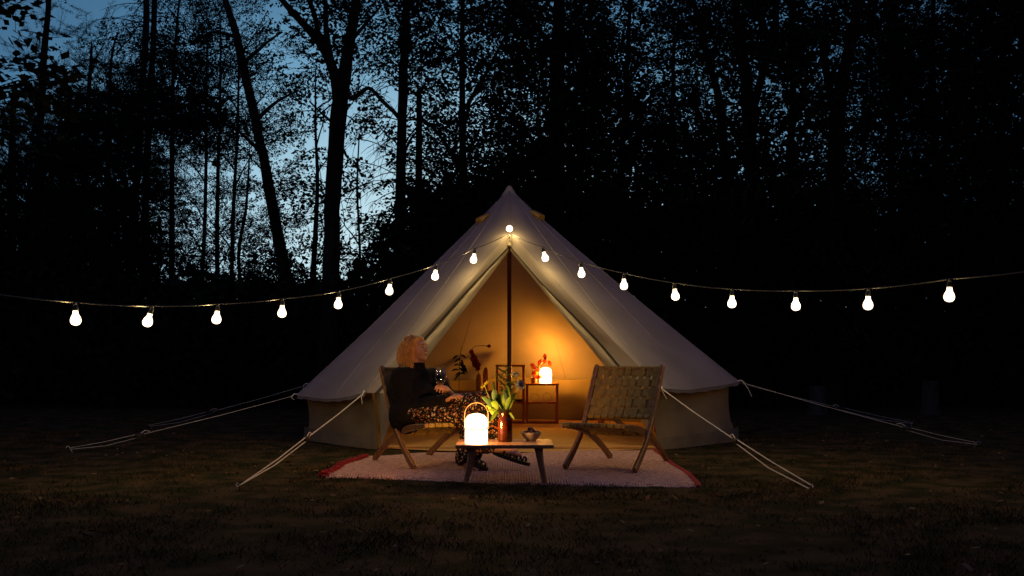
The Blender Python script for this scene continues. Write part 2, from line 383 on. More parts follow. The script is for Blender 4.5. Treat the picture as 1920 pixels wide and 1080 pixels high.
T('sapling with thick leaves left of the curved birch trunk', 'fine', 26, [(402, 640, 12), (405, 400, 10), (408, 200, 6), (410, 40, 3)], rows=(-1, 9), name='leafy_tree')
T('straight young tree just left of the curved birch foot', 'fine', 25, [(430, 640, 11), (436, 400, 9), (446, 230, 7), (450, 60, 3)], rows=(1, 9), name='leafy_tree')
T('thin leaning stem under the bend of the curved birch', 'fine', 26, [(455, 640, 9), (450, 480, 8), (458, 400, 7), (466, 300, 4)], rows=(4, 9), name='leafy_tree')
T('curved birch leaning left with its long bent trunk against the sky', 'fine', 20, [(556, 680, 30), (540, 545, 26), (522, 450, 22), (508, 370, 20), (492, 290, 18), (478, 225, 18), (456, 120, 17), (444, 70, 15), (420, -10, 12), (395, -100, 8)],
  [[(478, 225, 10), (520, 190, 6), (560, 170, 3)], [(456, 120, 10), (500, 80, 5), (530, 60, 3)], [(444, 70, 9), (400, 60, 5), (360, 80, 3)], [(492, 290, 8), (440, 240, 5), (400, 230, 3)]], name='birch_tree')
T('thin straight tree between the curved birch and the forked trunk', 'broad', 22, [(580, 640, 15), (583, 500, 14), (590, 350, 9), (592, 240, 6), (596, 130, 3)], rows=(2, 9), name='leafy_tree', twigs=6)
T('big forked tree with the widest trunk left of the tent', 'broad', 17, [(612, 690, 38), (618, 560, 33), (622, 430, 31), (629, 300, 31), (638, 200, 32), (643, 160, 26), (655, 80, 22), (668, 0, 18), (675, -90, 14)],
  [[(636, 200, 22), (622, 130, 20), (600, 80, 17), (575, 50, 15), (545, 20, 12), (515, -15, 9)], [(600, 80, 12), (590, 30, 10), (570, -20, 7)], [(645, 165, 12), (660, 185, 9), (690, 165, 8), (715, 190, 6), (745, 218, 4)],
   [(622, 130, 14), (612, 60, 11), (610, 0, 9)], [(655, 80, 10), (690, 40, 6), (715, 10, 4)], [(636, 240, 7), (600, 210, 4), (580, 190, 3)]], name='forked_tree')
T('hair thin stem with drooping twigs right of the forked trunk', 'big', 21, [(668, 640, 7), (671, 500, 6), (675, 350, 5), (677, 250, 3)], rows=(4, 9), name='leafy_tree', twigs=6)
T('straight dark pine right of the forked trunk with dead lower twigs', 'broad', 20, [(748, 690, 24), (750, 520, 21), (752, 300, 18), (756, 150, 18), (760, 60, 16), (764, -60, 12)],
  [[(752, 225, 10), (730, 200, 6), (700, 170, 4)], [(752, 300, 8), (770, 260, 5), (790, 240, 3)]], rows=(-2, 9), name='pine_tree', twigs=46)
T('broken dead stub behind the tall pine left of the tent peak', 'needle', 23, [(784, 640, 16), (785, 400, 14), (786, 250, 12), (785, 170, 9)], rows=(9, 9), bare=True, name='dead_tree', twigs=8)
T('dense beech spreading above the left slope of the tent', 'broad', 19, [(880, 640, 22), (878, 350, 18), (872, 120, 14), (868, -60, 9)],
  [[(878, 350, 12), (830, 260, 7), (790, 220, 4)], [(874, 200, 10), (920, 120, 6), (950, 60, 4)]], name='leafy_tree')
T('thick dark oak straight behind the tent peak', 'broad', 18, [(1046, 640, 40), (1043, 400, 35), (1044, 200, 30), (1048, 60, 26), (1050, -80, 18)],
  [[(1043, 330, 14), (990, 250, 8), (940, 200, 5)], [(1044, 200, 14), (1100, 120, 8), (1150, 90, 5)], [(1046, 100, 10), (1000, 40, 6), (970, 0, 4)]], name='oak_tree')
T('leafy tree just right of the thick oak behind the tent', 'broad', 20, [(1160, 640, 20), (1165, 350, 16), (1175, 150, 12), (1180, -60, 8)],
  [[(1168, 260, 10), (1220, 180, 6), (1260, 150, 4)]], name='leafy_tree')
T('slanting oak whose stem leans left above the right bulbs', 'broad', 18.5, [(1372, 640, 24), (1370, 400, 21), (1355, 250, 18), (1345, 175, 15), (1322, 90, 12), (1300, 0, 9)],
  [[(1358, 270, 9), (1330, 250, 8), (1300, 190, 7), (1275, 170, 5)]], name='oak_tree')
T('dark forked oak with two stems meeting right of the slanting oak', 'broad', 17.5, [(1420, 640, 34), (1415, 400, 31), (1405, 250, 27), (1398, 150, 24), (1385, 60, 18), (1375, -60, 12)],
  [[(1403, 240, 18), (1425, 150, 15), (1450, 60, 12), (1460, -40, 9)], [(1412, 320, 12), (1380, 250, 9), (1350, 200, 5)]], name='oak_tree')
T('straight slim tree right of the dark forked oak', 'broad', 19, [(1492, 640, 22), (1490, 350, 19), (1488, 150, 17), (1483, 0, 14), (1480, -80, 9)], [[(1489, 200, 8), (1530, 130, 6), (1560, 80, 4)]], name='leafy_tree')
T('thick dark trunk between the slim tree and the right woods', 'broad', 17, [(1560, 640, 38), (1565, 350, 34), (1572, 200, 28), (1600, 60, 20), (1620, -60, 14)], [[(1570, 220, 18), (1545, 120, 13), (1530, 20, 10)]], name='oak_tree')
T('fine leaved tree two thirds across the right woods', 'fine', 22, [(1660, 640, 20), (1665, 350, 16), (1672, 150, 12), (1676, -60, 8)], [[(1668, 260, 9), (1710, 180, 5)]], name='leafy_tree')
T('broad leafy tree near the right edge with horizontal sprays', 'fine', 20, [(1760, 640, 24), (1757, 350, 19), (1750, 150, 14), (1746, -60, 9)], [[(1757, 300, 10), (1800, 230, 6)]], name='leafy_tree')
T('dark tree filling the far right edge of the woods', 'broad', 18, [(1890, 640, 30), (1885, 350, 24), (1880, 150, 18), (1878, -60, 12)], name='leafy_tree')
T('small leafy tree behind the right bulbs between the oaks', 'fine', 23, [(1255, 640, 18), (1258, 350, 13), (1262, 150, 9), (1266, 20, 4)], name='leafy_tree')
T('rounded shrub-like tree left of the tent below the tall pine', 'broad', 18, [(800, 650, 14), (797, 500, 10), (792, 420, 6)], rows=(6, 9), name='leafy_tree')
# distribute leaf cells
for r in range(-2, 10):
    for c in range(-2, 34):
        code = int(COV[max(0, r)][min(31, max(0, c))]); tau = TAU[code]*(.6 if r < 0 or c < 0 or c > 31 else 1)
        if r == 9: tau = 2.5
        if tau == 0: continue
        xc, yc = c*60+30, r*60+30
        cand = []
        for t in TR:
            if t['bare'] or not (t['rows'][0] <= r <= t['rows'][1]): continue
            tx = frac_interp(t['trunk'], yc); q = abs(tx-xc); cand.append((q/t['weight'], t))
        cand.sort(key=lambda q: q[0]); cand = [q for q in cand if q[0] < cand[0][0]+70][:3]
        ws = [math.exp(-q[0]/45) for q in cand]; sw = sum(ws)
        for w, (q, t) in zip(ws, cand): t['cells'].append((xc, yc, tau*w/sw, q))
def build_tree(t):
    d = t['d']; pts = t['trunk']; b0 = pts[0]
    g0 = P(b0[0], b0[1], d); root = V((g0.x, d, -.05)); sc = d/F
    o = empty(t['name'], (root.x, root.y, 0), t['label'], 'tree', 'woodland trees behind the tent')
    tw_ = .78 if t['name'] == 'leafy_tree' else 1.0
    def w3(p, i=0): 
        return P(p[0], p[1], d + .35*math.sin(p[1]*.011+p[0]*.05+d) )
    line = [(root, b0[2]*sc*.62*tw_)] + [(w3(p) + V((.16*noise.noise(V((p[1]*.013, d, 3)))*(t['name'] == 'leafy_tree'), 0, 0)), p[2]*sc*.5*tw_) for p in pts if w3(p).z > .3]
    # subdivide & wobble
    def smooth_line(line, k=4, wob=.25):
        P_, R_ = [], []
        for i in range(len(line)-1):
            p0 = line[max(i-1, 0)][0]; p1, r1 = line[i]; p2, r2 = line[i+1]; p3 = line[min(i+2, len(line)-1)][0]
            for j in range(k):
                s = j/k; q = .5*((2*p1)+(p2-p0)*s+(2*p0-5*p1+4*p2-p3)*s*s+(3*p1-p0-3*p2+p3)*s**3)
                q = q + V((noise.noise(q*1.7), noise.noise(q*1.7+V((5, 5, 5))), 0))*r1*wob
                P_.append(q); R_.append((r1+(r2-r1)*s)*(1+.1*noise.noise(q*4)))
        P_.append(line[-1][0]); R_.append(line[-1][1]); return P_, R_
    mb = MB(); a, b = smooth_line(line); b[0] *= 1.35; mb.tube(a, b, 10)
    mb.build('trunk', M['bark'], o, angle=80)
    lm = MB()
    for lb in t['limbs']:
        off = random.uniform(-.5, .5); n = len(lb)
        ln = [(P(p[0], p[1], d+off*i/max(1, n-1) + (.35*math.sin(p[1]*.011+p[0]*.05+d) if i == 0 else 0)), p[2]*sc*.5) for i, p in enumerate(lb)]
        x, y = smooth_line(ln, 4, .6); MB().tube(x, y, 7).build('limb', M['bark'], o, angle=80)
    if t['twigs']:
        y0, y1 = (20, 470) if t['name'] == 'pine_tree' and d == 20 else ((-10, 330) if t['twigs'] > 20 else (60, 420))
        for k in range(t['twigs']):
            py = random.uniform(y0, y1); tx = frac_interp(t['trunk'], py); s = random.choice((-1, 1)); L = random.uniform(.5, 1.5)
            p = P(tx, py, d); an = random.uniform(-.9, .9); dr = V((s*math.cos(an), math.sin(an), random.uniform(.0, .5)))
            q = [p]; 
            for i in range(6):
                dr.z -= .16 + random.uniform(-.05, .05); q.append(q[-1] + dr.normalized()*L/6)
            lm.tube(q, [.014*(1-i/7.5) for i in range(7)], 4, False)
            for i in range(2, 6):
                for _ in range(2):
                    e = q[i] + (dr.normalized() + V((random.uniform(-1, 1), random.uniform(-1, 1), random.uniform(-1.2, .3))))*L*.22
                    lm.tube([q[i], (q[i]+e)/2 + V((0, 0, .02)), e], [.006, .005, .003], 3, False)
    pos, od = [], []
    L, Wd, n, SL = KINDS_[t['kind']]; per = (L*Wd*.5 if t['kind'] != 'needle' else L*Wd*.65)*.55*n
    cell = 60*sc
    for (xc, yc, tau, q) in t['cells']:
        k = tau*cell*cell*1.15/per; k = int(k) + (random.random() < k-int(k))
        if k <= 0: continue
        ctr = P(xc, yc, d); tx = frac_interp(t['trunk'], yc+60)
        dep = 1.6
        # a branch reaching into the cell
        if q > 25 and random.random() < min(.75, tau*2):
            st = P(frac_interp(t['trunk'], yc+50), yc+50+random.uniform(0, 40), d); e = ctr + V((0, random.uniform(-1, 1), 0))
            mid = (st+e)/2 + V((0, 0, random.uniform(-.1, .15)))*(e-st).length
            lm.tube([st, (st+mid)/2+V((0, 0, .03)), mid, (mid+e)/2, e], [.035*sc*50, .03*sc*50, .022*sc*50, .014*sc*50, .007], 5, False)
            for _ in range(3):
                e2 = mid + (e-mid)*random.uniform(-.2, 1) + V([random.uniform(-.5, .5) for _ in range(3)])
                lm.tube([mid + (e-mid)*.1, (mid+e2)/2 + V((0, 0, .05)), e2], [.012, .009, .004], 4, False)
        nc = max(1, int(1.6+tau*2.6)); cs = [(xc+random.uniform(-36, 36), yc+random.uniform(-34, 34), d+random.uniform(-dep, dep)) for _ in range(nc)]
        sg_ = (13 if tau < 1.2 else 22 if tau < 2.5 else 34)
        for _ in range(k):
            x, y, dd = random.choice(cs); x += random.gauss(0, sg_*1.25); y += random.gauss(0, sg_*.75)
            p = P(x, y, dd + random.gauss(0, .25)); pos.append(p); v = (p - P(tx, yc+40, d)); v.z *= .5; od.append(v.normalized() if v.length > .01 else V((1, 0, 0)))
    if lm.v: lm.build('twigs', M['bark'], o, angle=80)['kind'] = 'stuff'
    if pos:
        q = place_sprays(t['kind'], np.array(pos), np.array(od), t['droop'])
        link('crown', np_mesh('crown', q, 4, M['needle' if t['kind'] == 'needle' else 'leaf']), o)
    return len(pos)
for t in TR: build_tree(t)
# near branch hanging in at the left edge
o = empty('near_tree', (-6.2, 10.4, 0), 'close tree at the left edge whose large leaves reach into the picture', 'tree')
mb = MB(); mb.tube([(-6.2, 10.4, -.05), (-6.15, 10.4, 1.5), (-6.2, 10.5, 3.4), (-6.1, 10.5, 5.5)], [.14, .12, .10, .05], 10); mb.build('trunk', M['bark'], o)
mb = MB(); pos = []; od = []
for (x, y) in ((20, 110), (35, 150), (60, 150), (100, 158), (15, 190), (45, 195), (70, 190), (20, 240), (10, 50), (5, 8), (-20, 130), (-40, 180), (-30, 230), (110, 140)):
    e = P(x, y, 10.2 + random.uniform(-.4, .4)); s = V((-6.15, 10.45, e.z-.5))
    mb.tube([s, (s+e)/2 + V((0, 0, .12)), e], [.02, .012, .004], 5, False)
    for _ in range(6 if x < 90 else 3):
        pos.append(e + V([random.uniform(-.16, .16) for _ in range(3)])); od.append(V((1, 0, -.1)))
mb.build('twigs', M['bark'], o)['kind'] = 'stuff'
link('crown', np_mesh('crown', place_sprays('near', np.array(pos), np.array(od), .1), 4, M['leaf']), o)
# distant wood: a mass of leaves behind, and undergrowth below
def mass(name, label, n, fn, L, Wd, m='leaf'):
    c = np.array([fn() for _ in range(n)]); a = rng.normal(0, 1, (n, 3)); a /= np.linalg.norm(a, axis=1)[:, None]
    b = np.cross(a, rng.normal(0, 1, (n, 3))); b /= np.linalg.norm(b, axis=1)[:, None]; s = (.6+.8*rng.random(n))[:, None]
    q = np.stack([c, c+a*L*.45*s+b*Wd*.5*s, c+a*L*s, c+a*L*.45*s-b*Wd*.5*s], 1).reshape(-1, 3)
    return tag(link(name, np_mesh(name, q, 4, M[m])), label, 'woodland' if name != 'undergrowth' else 'bushes', kind='stuff')
cellsX = [(c, r, int(COV[r][c])) for r in range(10) for c in range(32) if int(COV[r][c]) >= 8 or r >= 9]
wts = [(.12 if v == 8 else 1.0)*(1.8 if r > 5 else 1) for c, r, v in cellsX]
def far():
    c, r, v = random.choices(cellsX, wts)[0]; 
    while True:
        p = P(c*60+random.uniform(-4, 64), r*60+random.uniform(-4, 64), random.uniform(28, 35))
        if r > 6 or random.random() < 1/(1+math.exp(-9*(noise.noise(p*.9)+.5*noise.noise(p*2.2)+.1))): return p
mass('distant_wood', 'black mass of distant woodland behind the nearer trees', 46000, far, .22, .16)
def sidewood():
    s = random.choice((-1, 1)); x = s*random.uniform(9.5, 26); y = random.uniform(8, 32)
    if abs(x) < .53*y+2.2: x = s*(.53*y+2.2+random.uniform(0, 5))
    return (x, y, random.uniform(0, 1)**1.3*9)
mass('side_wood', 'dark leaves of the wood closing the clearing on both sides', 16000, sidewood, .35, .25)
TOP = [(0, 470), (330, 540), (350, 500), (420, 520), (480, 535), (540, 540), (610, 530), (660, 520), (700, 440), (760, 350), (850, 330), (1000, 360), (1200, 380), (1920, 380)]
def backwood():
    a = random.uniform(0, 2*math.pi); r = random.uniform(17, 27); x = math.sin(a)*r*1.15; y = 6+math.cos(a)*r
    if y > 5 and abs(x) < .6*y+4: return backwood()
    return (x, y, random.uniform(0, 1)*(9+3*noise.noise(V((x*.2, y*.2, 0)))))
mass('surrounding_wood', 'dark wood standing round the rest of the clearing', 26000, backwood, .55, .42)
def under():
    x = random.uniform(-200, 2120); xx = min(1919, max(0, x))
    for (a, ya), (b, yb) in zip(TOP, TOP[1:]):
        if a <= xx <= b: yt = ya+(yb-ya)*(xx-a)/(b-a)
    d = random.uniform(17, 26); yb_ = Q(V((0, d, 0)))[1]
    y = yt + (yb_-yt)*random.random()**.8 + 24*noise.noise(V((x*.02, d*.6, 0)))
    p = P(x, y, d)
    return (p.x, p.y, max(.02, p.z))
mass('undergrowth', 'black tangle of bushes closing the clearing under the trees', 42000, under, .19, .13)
# two pale stumps in the grass on the right
for px, lab, hh in ((1532, 'faint pale stump nearer the tent in the dark grass', .42), (1742, 'faint pale stump farther right in the dark grass', .5)):
    g0 = P(px, 700, 15.5); o = empty('tree_stump', (g0.x, 15.5, 0), lab, 'stump', 'pale stumps in the dark grass')
    mb = MB(); mb.tube([(g0.x, 15.5, -.02), (g0.x, 15.5, .1), (g0.x+.01, 15.5, hh)], [.17, .13, .12], 12); mb.build('stump', mat('stump_bark', (.05, .042, .04), (.02, .018, .016), 12, .9, .6, 30), o)
# ================================================================== BELL TENT
AP = V((TC.x, TC.y, P(955, 352, 11.8).z))
def ring(th, r, z): a = math.radians(th); return V((TC.x + r*math.sin(a), TC.y - r*math.cos(a), z))
def epx(px, py, th):     # eave point at a bearing from the pixel it shows at
    a = math.radians(th); best = None
    for i in range(200):
        r = 2.2+i*.004; d = TC.y - r*math.cos(a); q = P(px, py, d)
        e = abs(q.x - (TC.x + r*math.sin(a)))
        if best is None or e < best[0]: best = (e, q)
    return best[1]
EV = [(-31, epx(684, 736, -31)), (-68, epx(556, 741, -68)), (-105, ring(-105, 2.5, .53)), (-142, ring(-142, 2.5, .58)), (180, ring(180, 2.5, .6)),
      (142, ring(142, 2.5, .6)), (105, ring(105, 2.58, .62)), (68, epx(1386, 716, 68)), (31, epx(1238, 727, 31))]
tent = empty('bell_tent', (TC.x, TC.y, 0), 'cream canvas bell tent with its front opened and warm light inside', 'tent')
def prof(e, t, tight=1.0):
    p = AP.lerp(e, t); p.z = AP.z - (AP.z-e.z)*(t**.94)
    return p
roof = MB(); NT = 34; NU = 20
for (ta, ea), (tb, eb) in zip(EV, EV[1:]):
    g_ = []
    for i in range(NT+1):
        t = i/NT
        for j in range(NU+1):
            u = j/NU; p = prof(ea, t).lerp(prof(eb, t), u)
            c = math.sin(math.pi*u); rad = V((p.x-TC.x, p.y-TC.y, 0)); 
            bow = c*(.42*t*(1-t)*.25 - .05*t**3); p += rad.normalized()*bow if rad.length > 1e-6 else V((0, 0, 0))
            p.z -= .045*c*t**5
            for uu, sg_ in ((u, 1), (1-u, -1)): p += rad.normalized()*(.016*math.sin(uu*46+t*9)*math.exp(-uu*7)*t**7) if rad.length > 1e-6 else V((0, 0, 0))
            p.z += .012*t*noise.noise(V((p.x*1.7, p.y*1.7, p.z*1.2))); g_.append(p)
    # slight rounding so that panels blend over the apex
    roof.add(g_, [(i*(NU+1)+j, i*(NU+1)+j+1, (i+1)*(NU+1)+j+1, (i+1)*(NU+1)+j) for i in range(NT) for j in range(NU)])
R0 = P(956, 434, 10.98)          # top of the A-frame
D0 = P(955, 461, 10.95)          # top of the opening
TR0 = .30
def polyl(pts, s):
    k = s*(len(pts)-1); i = min(int(k), len(pts)-2); return pts[i].lerp(pts[i+1], k-i)
EL, ER = EV[0][1], EV[-1][1]
for E_, sg in ((EL, -1), (ER, 1)):
    g_ = []
    for i in range(NT+1):
        t = i/NT; o_ = prof(E_, t)
        if t < TR0: s = t/TR0; inn = AP.lerp(R0, s)
        else: s = (t-TR0)/(1-TR0); inn = R0.lerp(E_, s); inn.z -= .02*math.sin(math.pi*s)
        for j in range(9):
            u = j/8; p = inn.lerp(o_, u); c = math.sin(math.pi*u); p += V((sg*.4, -.9, .1))*c*.035*t*(1-t)*3; g_.append(p)
    fs = [(i*9+j, i*9+j+1, (i+1)*9+j+1, (i+1)*9+j) for i in range(NT) for j in range(8)]
    roof.add(g_, fs if sg < 0 else [f[::-1] for f in fs])
bm = bmesh.new(); me = roof.mesh('roof', M['canvas']); bm.from_mesh(me); bmesh.ops.remove_doubles(bm, verts=bm.verts, dist=.004); bm.to_mesh(me); bm.free()
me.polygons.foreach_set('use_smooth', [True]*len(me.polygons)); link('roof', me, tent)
for k_, (th_, e_) in enumerate(EV):
    sm_ = MB(); sm_.tube([prof(e_, .03+.97*i/30)+V((0, 0, .0)) for i in range(31)], .0045, 6); sm_.build('seam', M['canvas'], tent)
for (ta, ea), (tb, eb) in zip(EV, EV[1:]):
    pts_ = []
    for i in range(2, NT+1):
        t = i/NT; p = prof(ea, t).lerp(prof(eb, t), .5); rad = V((p.x-TC.x, p.y-TC.y, 0)); p += rad.normalized()*(.42*t*(1-t)*.25 - .05*t**3); p.z -= .045*t**5 - .001; pts_.append(p)
    MB().tube(pts_, .004, 6).build('seam', M['canvas'], tent)
# front bands between the A-frame fold and the zip, and the rolled door flaps
ELz, ERz = P(703, 737, 9.62), P(1196, 726, 9.62)
DL = [P(953, 462, 10.95), P(901, 517, 10.70), P(861, 560, 10.46), P(795, 634, 10.12), ELz]
DR = [P(957, 462, 10.95), P(1016, 531, 10.66), P(1070, 585, 10.42), P(1125, 642, 10.12), ERz]
for E_, DD, sg in ((EL, DL, -1), (ER, DR, 1)):
    g_ = []; n = 30
    for i in range(n+1):
        t = i/n; a = R0.lerp(E_, t); a.z -= .02*math.sin(math.pi*t); b = polyl(DD, t)
        for j in range(7):
            u = j/6; p = a.lerp(b, u); p.y -= .028*math.sin(math.pi*u)*math.sin(math.pi*min(1, t*1.1)) - .004
            p += V((0, .006*noise.noise(V((t*9, u*2, sg))), 0)); g_.append(p)
    fs = [(i*7+j, i*7+j+1, (i+1)*7+j+1, (i+1)*7+j) for i in range(n) for j in range(6)]
    MB().add(g_, fs).build('door_panel', M['canvas'], tent)
# peak piece joining the two bands
MB().tube([R0 + V((0, -.01, -.01)), R0.lerp(D0, .5) + V((0, -.012, 0)), D0 + V((0, -.01, 0))], [.012, .02, .03], 10).build('peak_patch', M['flap'], tent)
BL, BR = G(693, 851), G(1243, 838)
BL = ring(-31.5, 2.33, 0); BR = ring(34.5, 2.47, 0)
IL = [P(954, 470, 11.0), P(920, 515, 10.78), P(872, 578, 10.5), P(822, 641, 10.2), P(748, 737, 9.8), P(712, 846, 9.75)]
IR = [P(957, 470, 11.0), P(1003, 525, 10.74), P(1048, 582, 10.45), P(1096, 638, 10.2), P(1168, 728, 9.85), P(1228, 832, 9.85)]
for DD, II, B_, sg in ((DL, IL, BL, -1), (DR, IR, BR, 1)):
    fl = MB(); g_ = []; n = 60; DE = DD + [B_ + V((0, .05, .03))]
    for i in range(n+1):
        t = i/n; a = polyl(DE, t); b = polyl(II, t); w = (b-a).length; wav = .018*noise.noise(V((t*7, sg*3, 0)))
        for j in range(9):
            u = j/8; p = a.lerp(b, u) + V((0, .035, 0)); th = math.pi*u
            p.y -= .055*math.sin(th)*min(1, w/.1) - .02; p.x += sg*-1*wav*math.sin(th)
            p.y += .02*noise.noise(V((t*14, u*3, sg*5)))*math.sin(th); g_.append(p)
        for j in range(1, 8):        # rolled back behind
            u = 1-j/8; p = a.lerp(b, u) + V((0, .06+.045*math.sin(math.pi*u), 0)); g_.append(p)
    fs = [(i*16+j, i*16+j+1, (i+1)*16+j+1, (i+1)*16+j) for i in range(n) for j in range(15)]
    fl.add(g_, fs).build('rolled_door', M['flap'], tent)
    z = MB(); pts = [polyl(DE, i/40) + V((-sg*.004, .012, 0)) for i in range(34)]; z.tube(pts, [.004+.008*math.sin(math.pi*i/33) for i in range(34)], 6); z.build('zip', M['dark'], tent)
# valance hem along the eaves, walls, mud flap
def ering(k, drop=0, inset=0):
    (ta, ea), (tb, eb) = EV[k], EV[k+1]; r_ = []
    for j in range(NU+1):
        u = j/NU; p = ea.lerp(eb, u); c = math.sin(math.pi*u); rad = V((p.x-TC.x, p.y-TC.y, 0)).normalized()
        p += rad*(-.05*c - inset); p.z -= .045*c + drop; r_.append(p)
    return r_
hem = MB(); wall = MB(); skirt = MB()
for k in range(8):
    a = ering(k, .0, .004); b = ering(k, .032, .006)
    for j in range(NU+1): b[j].z -= .006*math.sin(j*1.7+k)
    hem.add(a+b, [(j, j+1, NU+2+j, NU+1+j) for j in range(NU)])
    w0 = ering(k, .004, .10); rows = [w0]
    th0, th1 = EV[k][0], EV[k+1][0]
    if k == 3: th1 = -180
    if k == 0: th0 = -31.5
    if k == 7: th1 = 34.5
    for q in range(1, 9):
        s = q/8; row = []
        for j in range(NU+1):
            u = j/NU; tb_ = th0+(th1-th0)*u; bb = ring(tb_, 2.395+.135*math.sin(math.radians(tb_)), .0); bb += V((bb.x-TC.x, bb.y-TC.y, 0)).normalized()*(.025*math.cos(2*math.pi*u))
            p = w0[j].lerp(bb, s); rad = V((p.x-TC.x, p.y-TC.y, 0)).normalized()
            p += rad*(-.035*math.sin(math.pi*s) + .022*noise.noise(V((p.x*2.4, p.y*2.4, p.z*2+s))))
            p += rad*(.05*max(0, 1-abs((s-.2-u*.7))*5)*math.sin(math.pi*u)*.5)
            row.append(p)
        rows.append(row)
    fl_ = [p for r_ in rows for p in r_]
    wall.add(fl_, [(i*(NU+1)+j, i*(NU+1)+j+1, (i+1)*(NU+1)+j+1, (i+1)*(NU+1)+j) for i in range(8) for j in range(NU)])
    s0 = []; s1 = []
    for j in range(NU+1):
        u = j/NU; th = th0+(th1-th0)*u; w = .004*math.sin(th*.5)
        w += .02*math.cos(2*math.pi*u); s0.append(ring(th, 2.400+.135*math.sin(math.radians(th))+w, .125+.02*noise.noise(V((th*.04, 1, 0))))); s1.append(ring(th, 2.403+.135*math.sin(math.radians(th))+w+.012*noise.noise(V((th*.13, 5, 0))), .005))
    skirt.add(s0+s1, [(j, j+1, NU+2+j, NU+1+j) for j in range(NU)])
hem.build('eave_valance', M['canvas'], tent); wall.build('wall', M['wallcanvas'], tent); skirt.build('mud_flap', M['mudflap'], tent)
# joint line at the wall foot
cap = MB(); cap.lathe([(.10, -.105), (.06, -.04), (.032, .005), (.02, .022), (1e-4, .028)], AP, 16); cap.build('peak_cap', M['canvas'], tent)
sm = MB(); sm.tube([AP.lerp(R0, .12) + V((0, -.004, 0)), AP.lerp(R0, .5) + V((0, -.006, 0)), AP.lerp(R0, .98) + V((0, -.006, 0))], .008, 6); sm.build('ridge_seam', M['canvas'], tent)
# vent hoods
for px, py, sg in ((908, 411, -1), (1005, 405, 1)):
    c = P(px, py, 11.62); vv = MB()
    pr = []; nn = 10
    ax = V((sg*.70, -.25, -.66)).normalized(); sd = V((sg*.25, .95, -.1)).normalized()
    for i in range(6):
        s = i/5; L = c + ax*(.03+.15*s) + V((-sg*.08, 0, .07))
        for j in range(nn+1):
            a = math.pi*j/nn; r = .035+.08*s**.6
            pr.append(L + sd*math.cos(a)*r + V((sg*.62, -.35, .7)).normalized()*math.sin(a)*r*.62)
    vv.add(pr, [(i*(nn+1)+j, i*(nn+1)+j+1, (i+1)*(nn+1)+j+1, (i+1)*(nn+1)+j) for i in range(5) for j in range(nn)])
    vv.add([pr[5*(nn+1)+j] for j in range(nn+1)], [tuple(range(nn+1))])
    vv.build('vent', M['vent'], tent, angle=30)
# centre pole, A-frame poles, floor
MB().tube([(TC.x, TC.y, 0), (TC.x, TC.y, 1.4), (TC.x, TC.y, AP.z-.03)], .024, 16).build('centre_pole', M['steel'], tent)
for E_, B_ in ((EL, BL), (ER, BR)):
    pass
fl = MB(); n = 64; fl.add([(TC.x, TC.y, .012)] + [ring(360*k/n, 2.36+.13*math.sin(2*math.pi*k/n), .012) for k in range(n)], [(0, 1+k, 1+(k+1) % n) for k in range(n)]); fl.build('groundsheet', M['mat_ochre'], tent, False)
sl = MB(); a_, b_ = BL + V((0, -.01, .02)), BR + V((0, -.01, .02)); sl.tube([a_.lerp(b_, i/12) + V((0, 0, .006*math.sin(i*1.3))) for i in range(13)], .016, 8); sl.build('door_sill', M['mat_ochre'], tent)

# ================================================================== GUY ROPES
def rope(e, peg, label, slide=.55, tail=V((.02, 0, -.12)), k=1.0):
    o = empty('guy_rope', peg, label, 'guy rope', 'guy ropes of the bell tent')
    d = (peg-e); L = d.length; u = d/L; sd = u.cross(V((0, 0, 1))).normalized(); m = e + d*slide; up = sd.cross(u)
    c = MB(); c.tube([e + u*.04, e.lerp(m, .5) - V((0, 0, .008)), m], .0050*k, 6)
    c.tube([m - u*.05 + up*-.012, m + up*-.02, peg.lerp(m, .5) + sd*.012 - up*.022, peg + V((0, 0, .03)) + sd*.014], .0042*k, 6)
    c.tube([m + up*.012, peg.lerp(m, .5) - sd*.01 + up*.02, peg + V((0, 0, .045)) - sd*.014], .0042*k, 6)
    c.tube([e + u*.05, e + u*.075 + tail*.3 + sd*.01, e + u*.08 + tail], .0042, 5)
    c.tube([e - u*.03, e + u*.02 + up*.02, e + u*.06], .007, 6)
    c.tube([m + up*.012, m - u*.06 + up*.03, m - u*.10 + up*.01], .004, 5)
    c.build('cord', M['cord'], o)
    s = MB(); R_ = Matrix((u, sd, up)).transposed(); s.box(m, (.085, .03, .035), R_, .006); s.build('slider', M['plastic'], o)
    kk = MB(); kk.tube([peg + V((-u.x*.06, -u.y*.06, -.06)), peg + V((u.x*.0, u.y*.0, .05)), peg + V((u.x*.02, u.y*.02, .06)), peg + V((u.x*.035, u.y*.035, .04))], .005, 6); kk.build('peg', M['peg'], o)
rope(EL, G(447, 922), 'pale guy rope in front running down left from the tent eave to its peg', .545, V((-.0, 0, -.085)))
rope(ER, G(1521, 925), 'pale guy rope in front running down right past the woven chair', .585, V((.03, 0, -.08)))
rope(EV[1][1], V((G(130, 849).x, G(130, 849).y, 0)), 'long guy rope stretching left from the left eave corner into the dark', .72, V((.05, 0, -.03)), .55)
rope(EV[2][1], V((-4.35, 12.5, 0)), 'shorter fainter guy rope just behind the long left one', .62, k=.5)
rope(EV[7][1], G(1832, 839), 'long guy rope stretching right from the right eave corner into the dark', .72, V((.05, 0, -.13)), .55)
rope(EV[6][1], V((5.0, 13.0, 0)), 'fainter upper guy rope just behind the long right one', .62, k=.5)

